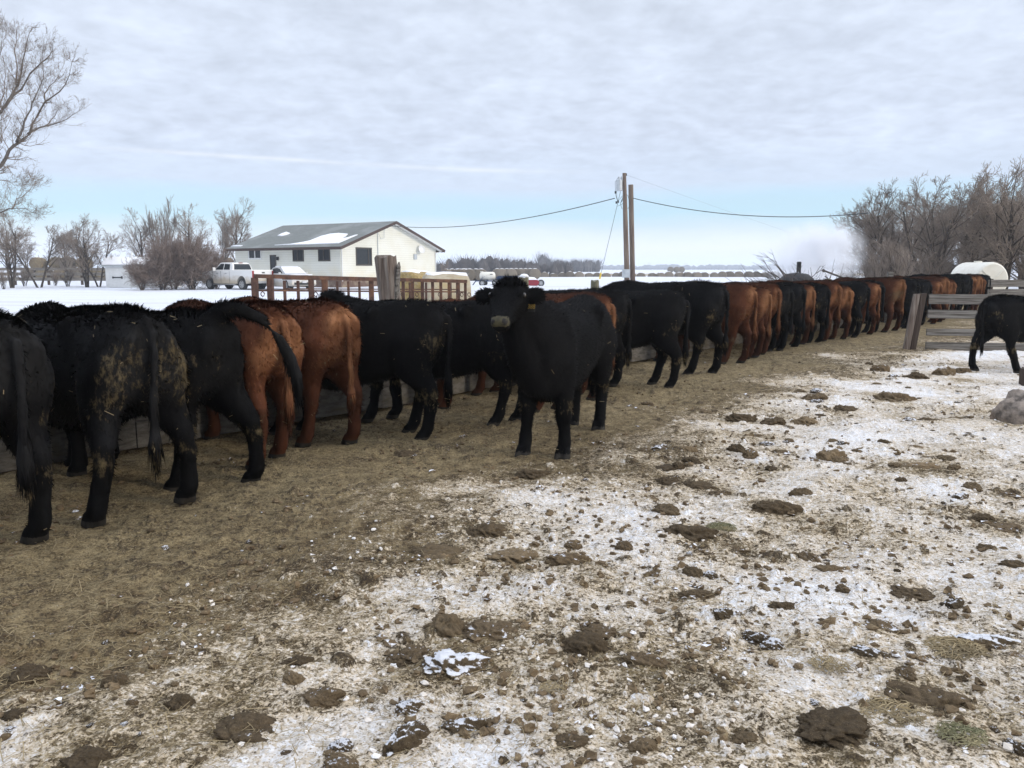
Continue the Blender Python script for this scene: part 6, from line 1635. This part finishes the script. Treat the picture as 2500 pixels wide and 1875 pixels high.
# white tank on a blue cart
def zm(x, y): return 1140 + x * 0.09042, 640 + y * 0.09042
def tank_cart():
    d = 76.0; c = at(zm(560, 0)[0], 690, d)
    root = empty('tank_cart', (c.x, c.y, 0), R(-8), 'white liquid tank on a dark blue wheeled cart parked in the snow', 'tank cart')
    mb = MB(); n = 22; R_ = .62
    mb.rings([[Vector((x, math.cos(2 * math.pi * k / n) * R_ * f, 1.45 + math.sin(2 * math.pi * k / n) * R_ * f)) for k in range(n)] for x, f in ((-.98, .55), (-.9, .85), (-.7, 1), (.62, 1), (.85, .85), (.95, .5))]); tk_ = mb.build('tank', M['poly_white'], root, smooth=True)
    mb = MB(); mb.tube([(-.75, 0, 2.04), (-.75, 0, 2.13)], .2, 14); mb.build('lid', M['poly_white'], tk_)
    mb = MB(); mb.box((.55, -.60, 1.70), (.32, .04, .10)); mb.build('tank_label', M['black'], tk_)
    mb = MB(); mb.bar((-1.5, -.4, .72), (1.9, -.4, .72), .12, .16); mb.bar((-1.5, .4, .72), (1.9, .4, .72), .12, .16)
    for x in (-.8, 0, .8): mb.box((x, 0, .86), (.14, 1.2, .14))
    mb.bar((-1.5, 0, .72), (-1.9, 0, .1), .12, .12); mb.box((1.6, 0, 1.0), (.9, .8, .4)); mb.bar((-.9, -.66, .9), (-.3, -.66, 1.4), .03, .03); mb.bar((-.6, -.66, .9), (-.6, -.66, 1.5), .03, .03); mb.build('cart_frame', M['blue_paint'], root)
    for x in (-.55, 1.15):
        for s_ in (1, -1): wheel(root, x, s_ * .8, .42 if x < 0 else .5, .36, s_)
    root.scale = (.74, .62, .62)
tank_cart()
def cultivator():
    d = 78.0; a = at(1213, 690, d); b = at(1280, 690, d)
    root = empty('cultivator', (a.x, a.y, 0), 0, 'blue tillage implement with rows of shanks behind the facing steer', 'implement'); L = (b - a).length
    mb = MB()
    for y in (0, .8, 1.6): mb.bar((0, y, 1.0), (L, y, 1.0), .12, .12)
    for x in (0.2, L * .5, L - .2): mb.bar((x, 0, 1.0), (x, 1.6, 1.0), .1, .1)
    mb.box((.4, .6, 1.0), (.9, .9, .45)); mb.build('frame', M['blue_paint'], root)
    mb = MB()
    for i, y in enumerate((0, .8, 1.6)):
        for k in range(12):
            x = .1 + L * (k + .3 * i) / 12; mb.tube([(x, y, 1.0), (x, y - .05, 1.35), (x + .05, y + .25, 1.3), (x + .05, y + .2, .6), (x, y - .1, .12)], .035, 5)
    mb.build('shank', M['blue_paint'], root)
    for x in (.6, L - .5): wheel(root, x, -.3, .35, .22, -1)
    root.scale = (1, 1, .66)
cultivator()
def mower():
    d = 74.0; a = at(1262, 690, d); b = at(1318, 690, d); L = (b - a).length
    root = empty('mower_header', (a.x, a.y, 0), R(-6), 'red implement with snow on its top beside the greenish post', 'implement')
    mb = MB(); mb.prism([(0, .12), (L * .9, .06), (L, .35), (L * .9, .58), (0, .55)], -.5, .5); mb.build('hood', M['red_paint'], root, bevel=0.03)
    mb = MB(); mb.add([(0.1, -.5, .57), (L * .88, -.5, .60), (L * .88, .5, .60), (.1, .5, .57), (.1, -.3, .95), (L * .75, -.3, .80), (L * .75, .3, .80), (.1, .3, .95)], [(0, 1, 5, 4), (1, 2, 6, 5), (2, 3, 7, 6), (3, 0, 4, 7), (4, 5, 6, 7)]); mb.build('snow_cap', M['snow'], root, bevel=0.05)
    mb = MB(); mb.tube([(L * .5, 0, .7), (L * .52, 0, 1.05)], .04, 6); mb.build('stack_pipe', M['black'], root)
    wheel(root, L + .12, -.2, .30, .24, -1); wheel(root, .15, -.4, .3, .25, -1)
mower()
mb = MB(); a_ = at(1143, 690, 60)
for z in (.3, .75, 1.2): mb.bar((-1.2, 0, z), (0, 0, z), .04, .14)
mb.bar((0, 0, -.1), (0, 0, 1.35), .13, .13)
tag(mb.build('board_gate', M['old_wood'], None, loc=(a_.x, a_.y, 0)), 'small grey board gate between the cream bale and the tank cart', 'gate')

# far tree lines
def belt(name, x0, x1, y, h0, h1, n, seed, label, mat, tw=0.5, twigs=70):
    rnd = random.Random(seed); mb = MB()
    for k in range(n):
        x = rnd.uniform(x0, x1); yy = y + rnd.uniform(-.03, .03) * y; h_ = rnd.uniform(h0, h1) * (0.75 + .5 * vnoise(np.array([x * 6 / (x1 - x0)]), np.array([seed * 1.0]), seed)[0])
        w_ = h_ * tw * rnd.uniform(.7, 1.3); nn = 6; rg = []
        for f, r_ in ((0, .45), (.3, .7), (.55, .5), (.75, .1)):
            rg.append([Vector((x + math.cos(6.283 * q / nn) * w_ * r_ * rnd.uniform(.6, 1.2), yy + math.sin(6.283 * q / nn) * w_ * r_, h_ * f + rnd.uniform(-.06, .06) * h_ - (.3 if f == 0 else 0))) for q in range(nn)])
        mb.rings(rg)
        for q in range(twigs):
            a_ = rnd.uniform(-1, 1); z0 = h_ * rnd.uniform(.05, .6); xx = x + a_ * w_ * rnd.uniform(.2, .9); y0 = yy + rnd.uniform(-1, 1) * w_ * .7
            L = h_ * rnd.uniform(.25, .5); t_ = h_ * rnd.uniform(.006, .014); tip = (xx + a_ * L * .5 + rnd.uniform(-.2, .2) * L, y0, z0 + L)
            mb.add([(xx - t_, y0, z0), (xx + t_, y0, z0), (xx, y0 + t_, z0), tip], [(0, 1, 3), (1, 2, 3), (2, 0, 3)])
    return tag(mb.build(name, mat, None), label, 'tree line', kind='stuff')
belt('tree_line', -24, 14, 205, 3.2, 5.2, 70, 3, 'brown leafless tree line beyond the tank cart', M['far_wood'])
belt('tree_line', 14, 44, 420, 6.5, 9.5, 46, 4, 'thinner grey tree line ending near the pylons', M['far_wood'], .35)
belt('tree_line', 20, 900, 1500, 9, 14, 260, 5, 'long distant tree line along the horizon', M['far_wood'], 1.2, 12)
belt('tree_line', 330, 560, 560, 4, 8, 60, 6, 'grey distant trees behind the smoke', M['far_wood'], .7)
rnd = random.Random(4)
for px, top, d in ((1246, 640, 230), (1264, 635, 228), (1270, 637, 232), (1275, 636, 230), (1280, 639, 229), (1253, 643, 234), (1314, 643, 300), (1362, 648, 330)):
    p = at(px, top, d); h_ = p.z; root = empty('spruce', (p.x, p.y, 0), 0, 'dark spruce standing above the brown tree line', 'tree', 'dark spruces in the tree line')
    mb = MB(); mb.tube([(0, 0, -.2), (0, 0, h_ * .96)], [h_ * .02, .02], 5); mb.build('trunk', M['bark'], root)
    mb = MB()
    for i in range(260):
        f = rnd.random() ** .8; z = h_ * (.08 + .92 * f); r_ = h_ * .15 * (1 - f) + .03; a_ = rnd.uniform(0, 6.283)
        e = Vector((math.cos(a_) * r_ * rnd.uniform(.5, 1.15), math.sin(a_) * r_, z - r_ * .25)); s_ = Vector((-math.sin(a_), math.cos(a_), 0)) * r_ * .35
        mb.add([Vector((0, 0, z + .1)), e + s_, e * 1.0 + Vector((math.cos(a_), math.sin(a_), -.3)) * r_ * .2, e - s_], [(0, 1, 2, 3)])
    mb.build('crown', M['spruce'], root)
for px, top, d in ((1387, 634, 1500), (1403, 634, 1500), (1479, 641, 1900), (1494, 646, 2300), (1510, 646, 2300), (1584, 642, 1900), (1597, 648, 2500), (1616, 648, 2500), (1674, 642, 2000)):
    p = at(px, top, d); h_ = p.z; w_ = h_ * .22
    mb = MB(); t_ = .22
    for s_ in (1, -1):
        mb.tube([(s_ * w_ * .55, 0, 0), (s_ * w_ * .18, 0, h_ * .55), (s_ * w_ * 1.0, 0, h_)], t_, 4); mb.tube([(0, 0, h_ * .62), (s_ * w_ * 1.0, 0, h_)], t_, 4)
        for f in (.15, .3, .45): mb.tube([(s_ * w_ * (.55 - .6 * f), 0, h_ * f), (-s_ * w_ * (.55 - .6 * (f + .13)), 0, h_ * (f + .13))], t_ * .7, 4)
    mb.tube([(-w_ * 1.35, 0, h_ * .93), (w_ * 1.35, 0, h_ * .93)], t_, 4); mb.tube([(-w_ * .9, 0, h_), (w_ * .9, 0, h_)], t_, 4)
    tag(mb.build('transmission_tower', M['galv'], None, loc=(p.x, p.y, 0)), 'faint lattice power pylon on the horizon', 'pylon', 'power pylons on the horizon')
# strip of stubble in front of the far tree line
mb = MB(); mb.add([(2, 208, .1), (120, 208, .1), (150, 250, .12), (2, 250, .12)], [(0, 1, 2, 3)]); mb.add([(5, 178, .09), (110, 178, .09), (112, 190, .09), (4, 190, .09)], [(0, 1, 2, 3)])
tag(mb.build('stubble_strip', M['stubble'], None), kind='structure')

# ------------------------------------------------------------------ smoke
def smoke():
    c = at(1990, 630, 34.0)
    mb = MB(); mb.rings([ell_ring((0, 0, math.sin(a_)), (1, 0, 0), (0, 1, 0), max(.01, math.cos(a_)), max(.01, math.cos(a_)), 20, 2) for a_ in np.linspace(-1.55, 1.55, 13)])
    m, t, bs = newmat('smoke'); m.node_tree.nodes.remove(bs); M['smoke'] = m
    co = t.n('ShaderNodeTexCoord').outputs['Object']
    ln = t.n('ShaderNodeVectorMath', operation='LENGTH'); t.link(co, ln.inputs[0])
    fall = t.rng(ln.outputs['Value'], 1.0, 0.25, 0, 1, True)
    n = t.noise(t.vmath('MULTIPLY', co, (1.4, 1.4, 1.0)), 2.2, 5, 0.6, 0.6)
    den = t.math('MULTIPLY', t.math('MULTIPLY', fall, t.rng(n, 0.38, 0.7, 0, 1, True)), 4.4)
    pv = t.n('ShaderNodeVolumePrincipled', i_Color=(0.93, 0.94, 0.97, 1), i_Anisotropy=0.2); t.link(den, pv.inputs['Density'])
    out_ = [n_ for n_ in m.node_tree.nodes if n_.type == 'OUTPUT_MATERIAL'][0]; t.link(pv.outputs[0], out_.inputs['Volume'])
    o_ = mb.build('smoke', m, None, smooth=True); o_.location = (c.x, c.y, 1.95); o_.scale = (2.3, 1.7, 1.8); o_.rotation_euler = (0, R(-20), 0)
    tag(o_, 'pale grey smoke drifting between the brush pile and the wood', 'smoke', kind='stuff')
smoke()

# ------------------------------------------------------------------ winter air
def haze():
    mb = MB(); mb.box((200, 1450, 14), (4600, 3300, 34)); m, t, bs = newmat('haze'); m.node_tree.nodes.remove(bs)
    pv = t.n('ShaderNodeVolumePrincipled', i_Color=(0.80, 0.87, 0.97, 1), i_Density=HAZE)
    out_ = [n_ for n_ in m.node_tree.nodes if n_.type == 'OUTPUT_MATERIAL'][0]; t.link(pv.outputs[0], out_.inputs['Volume'])
    tag(mb.build('haze', m, None), 'thin cold haze in the air over the fields', 'haze', kind='stuff')
HAZE = 0.0005
haze()

# ------------------------------------------------------------------ clods, crumbs, straw
CLOD = {}
for k in range(6): CLOD['lump%d' % k] = [0.9 + 0.1 * k, None]
def clod_mesh(kind, i):
    key = (kind, i)
    if key not in CLOD:
        shp = {'pat': (1, .85, .34, .36), 'lump': (1, .85, .85, .34), 'long': (1, .46, .55, .28), 'mound': (1, .85, .48, .40)}[kind]
        CLOD[key] = lumpy('clod', 40 + i * 7 + len(kind), shp[0], shp[1], shp[2], M['clod_dark'], shp[3], sub=5)
    return CLOD[key]
def clod(x, y, w_, kind, i, mat, label=None, rz=None, hk=1.0):
    """x, y: middle of the clod, w_: its width, in a 2212 px wide view of the photograph"""
    g_ = ground_at(x * D2, (y) * D2 + 4); zc = g_.y * math.cos(PITCH) + CAM_H * math.sin(PITCH)
    r_ = w_ * D2 / F * zc / 2
    o_ = bpy.data.objects.new('frozen_clod', clod_mesh(kind, i % 4)); COL.objects.link(o_)
    if mat != 'clod_dark': o_.material_slots[0].link = 'OBJECT'; o_.material_slots[0].material = M[mat]
    h_ = float(ground_fields(np.array([g_.x]), np.array([g_.y]), True)[0][0])
    o_.location = (g_.x, g_.y, h_ - r_ * 0.16 * hk); o_.scale = (r_, r_, r_ * hk); o_.rotation_euler = (0, 0, rz if rz is not None else (x * 1.7 + y) % 0.9 - .45)
    return tag(o_, label or 'small brown frozen clod lying on the trampled snow', 'clod', 'frozen manure clods on the yard')
for a in CLODS:
    clod(*a)
rnd = random.Random(12)
for k in range(150):
    x = rnd.uniform(-30, 2240); y = 800 + (1690 - 800) * rnd.random() ** 1.15
    g_ = gd(x, y)
    s_ = float(bunk_dist(np.array([g_.x]), np.array([g_.y]))[0])
    if s_ < 2.0: continue
    clod(x, y, rnd.uniform(9, 30) * (0.35 + 0.65 * (y - 700) / 900), rnd.choice(['lump', 'lump', 'pat', 'mound', 'long']), rnd.randint(0, 3), rnd.choice([D_, D_, T_, S_]), None, rnd.uniform(0, 3), rnd.uniform(.6, 1.0))

for k in range(80):                                          # trodden heaps further off
    x = rnd.uniform(1330, 2210); y = rnd.uniform(785, 1010)
    g_ = gd(x, y); s_ = float(bunk_dist(np.array([g_.x]), np.array([g_.y]))[0])
    if s_ < 1.9 or (x > 2085 and y < 860): continue
    clod(x, y, rnd.uniform(12, 50) * (0.35 + 0.65 * (y - 700) / 300), rnd.choice(['mound', 'pat', 'mound', 'long', 'lump']), rnd.randint(0, 3), rnd.choice([D_, T_, T_, D_, S_]), None, rnd.uniform(0, 3), rnd.uniform(.5, .9))
def scatter(n, seed, dmax, smin=-0.9, bias=1.0):
    rg = np.random.default_rng(seed)
    az = np.radians(rg.uniform(-38, 38, n * 3)); r_ = 1.6 * (dmax / 1.6) ** (rg.random(n * 3) ** bias)
    x, y = np.sin(az) * r_, np.cos(az) * r_
    s_ = bunk_dist(x, y); k = (s_ > smin)
    x, y, s_ = x[k][:n], y[k][:n], s_[k][:n]
    return x, y, s_, rg
def heights(x, y): return ground_fields(x, y, True)[0]
def chips(name, n, seed, dmax, r0, r1, mat, keep, label):
    x, y, s_, rg = scatter(n, seed, dmax)
    k = keep(s_, x, y, rg); x, y = x[k], y[k]; n = len(x)
    h = heights(x, y); rad = r0 + (r1 - r0) * rg.random(n) ** 3
    base = np.array([(math.cos(a) * c, math.sin(a) * c, z) for z, c, o_ in ((-.5, .75, 0), (.25, 1.0, .5), (.75, .55, 0)) for a in [2 * math.pi * (q + o_) / 5 for q in range(5)]] + [(0, 0, 1.0)])
    f4 = []; 
    for l in range(2):
        for q in range(5): f4.append((l * 5 + q, l * 5 + (q + 1) % 5, (l + 1) * 5 + (q + 1) % 5, (l + 1) * 5 + q))
    f3 = [(10 + q, 10 + (q + 1) % 5, 15) for q in range(5)]
    V = base[None] * (1 + rg.normal(0, .30, (n, 16, 1))) * rad[:, None, None] * np.stack([np.ones(n), rg.uniform(.55, 1, n), rg.uniform(.45, .85, n)], 1)[:, None, :]
    th = rg.uniform(0, 6.28, n); c, s2 = np.cos(th)[:, None], np.sin(th)[:, None]
    X = V[:, :, 0] * c - V[:, :, 1] * s2 + x[:, None]; Y = V[:, :, 0] * s2 + V[:, :, 1] * c + y[:, None]; Z = V[:, :, 2] + (h + rad * .15)[:, None]
    P_ = np.stack([X, Y, Z], 2).reshape(-1, 3); off = (np.arange(n) * 16)[:, None, None]
    a4 = (np.array(f4)[None] + off).reshape(-1, 4); a3 = (np.array(f3)[None] + off).reshape(-1, 3)
    me = np_mesh(name, P_, np.concatenate([a4.ravel(), a3.ravel()]), np.concatenate([np.full(len(a4), 4), np.full(len(a3), 3)]), mat, smooth=False)
    o_ = bpy.data.objects.new(name, me); COL.objects.link(o_); tag(o_, label, 'crumbs', kind='stuff')
chips('snow_crumbs', 6500, 3, 14, .003, .017, M['ice_lump'], lambda s_, x, y, rg: (s_ + (fbm(x * .8, y * .8, 3, 61) - .5) * 2.4 > 3.6) & (fbm(x * 1.9, y * 1.9, 3, 63) > .47), 'loose lumps of ice and snow strewn over the yard')
chips('soil_crumbs', 11000, 4, 16, .003, .028, M['clod_dark'], lambda s_, x, y, rg: (fbm(x * 1.3, y * 1.3, 3, 67) > .46), 'loose crumbs of frozen manure strewn over the yard')
def straws(name, n, seed, dmax, mat, keep, lmin, lmax, wd, label, lift=.5):
    x, y, s_, rg = scatter(n, seed, dmax, -1.0, .9)
    k = keep(s_, x, y, rg); x, y = x[k], y[k]; n = len(x); h = heights(x, y)
    th = rg.uniform(0, 6.28, n); L = lmin + (lmax - lmin) * rg.random(n) ** 2.2; tl = rg.normal(0, .22, n) * lift * 2
    d = np.stack([np.cos(th) * np.cos(tl), np.sin(th) * np.cos(tl), np.sin(tl)], 1); c = np.stack([x, y, h + .004 + np.abs(np.sin(tl)) * L * .35], 1)
    sd_ = np.stack([-np.sin(th), np.cos(th), np.zeros(n)], 1) * (wd * rg.uniform(.6, 1.2, n))[:, None]
    up = np.array([0, 0, 1.0]) * wd * .8
    bend = np.stack([-np.sin(th), np.cos(th), np.zeros(n)], 1) * (rg.normal(0, .06, n) * L)[:, None]
    a, b, m_ = c - d * (L / 2)[:, None], c + d * (L / 2)[:, None], c + bend
    V = np.concatenate([np.stack([p - sd_, p + sd_, p + up], 1) for p in (a, m_, b)], 1).reshape(-1, 3)
    f = np.array([(i + q, i + (q + 1) % 3, i + 3 + (q + 1) % 3, i + 3 + q) for i in (0, 3) for q in range(3)])
    F_ = (f[None] + (np.arange(n) * 9)[:, None, None]).reshape(-1, 4)
    me = np_mesh(name, V, F_.ravel(), np.full(len(F_), 4), mat); o_ = bpy.data.objects.new(name, me); COL.objects.link(o_); tag(o_, label, 'straw', kind='stuff')
straws('loose_straw', 20000, 5, 15, M['straw'], lambda s_, x, y, rg: (fbm(x * 1.5, y * 1.5, 3, 81) + (s_ < 2.2) * .05 > .50), .010, .11, .0014, 'loose straw trodden into the snow and manure')

# clumps of hay and the green tufts
def tuft(x, y, w_, n, mat, label, name, cat, hgt=.35, flat=True):
    g_ = ground_at(x * D2, y * D2); zc = g_.y; r_ = w_ * D2 / F * zc / 2; h_ = ground_h(g_.x, g_.y); rnd = random.Random(int(x)); mb = MB()
    for k in range(n):
        a_ = rnd.uniform(0, 6.283); q = r_ * math.sqrt(rnd.random()); b0 = Vector((math.cos(a_) * q, math.sin(a_) * q * .9, rnd.uniform(0, .3) * r_ * hgt * (1 - q / r_ * .8)))
        t_ = rnd.uniform(0, 6.283); L = rnd.uniform(.3, .9) * r_ * .7; dv = Vector((math.cos(t_) * L, math.sin(t_) * L, rnd.uniform(-.1, .55 if not flat else .35) * L))
        mb.tube([b0 - dv * .5, b0 + Vector((0, 0, .12 * L)), b0 + dv * .5], [.0022, .002, .0012], 3, cap=False)
    tag(mb.build(name, mat, None, loc=(g_.x, g_.y, h_ + .004)), label, cat)
tuft(2062, 1398, 128, 420, M['straw'], 'thick clump of tan hay in the snow at the lower right', 'hay_clump', 'hay clump', .9)
tuft(1558, 1135, 64, 260, M['grass_tuft'], 'round green grass tuft lying on the snow right of centre', 'grass_tuft', 'grass tuft', .5, False)
tuft(2075, 1605, 110, 200, M['grass_tuft'], 'flattened greenish grass clump at the bottom right', 'grass_tuft', 'grass tuft', .3)
tuft(1195, 1478, 60, 90, M['straw'], 'small golden straw wisp in the snow, lower middle', 'straw_wisp', 'straw wisp', .3)
tuft(1790, 1440, 90, 110, M['straw'], 'scattered straw wisp between two clods at the lower right', 'straw_wisp', 'straw wisp', .25)
tuft(1930, 1540, 150, 200, M['straw'], 'spread straw beside the large trampled pat', 'straw_wisp', 'straw wisp', .2)
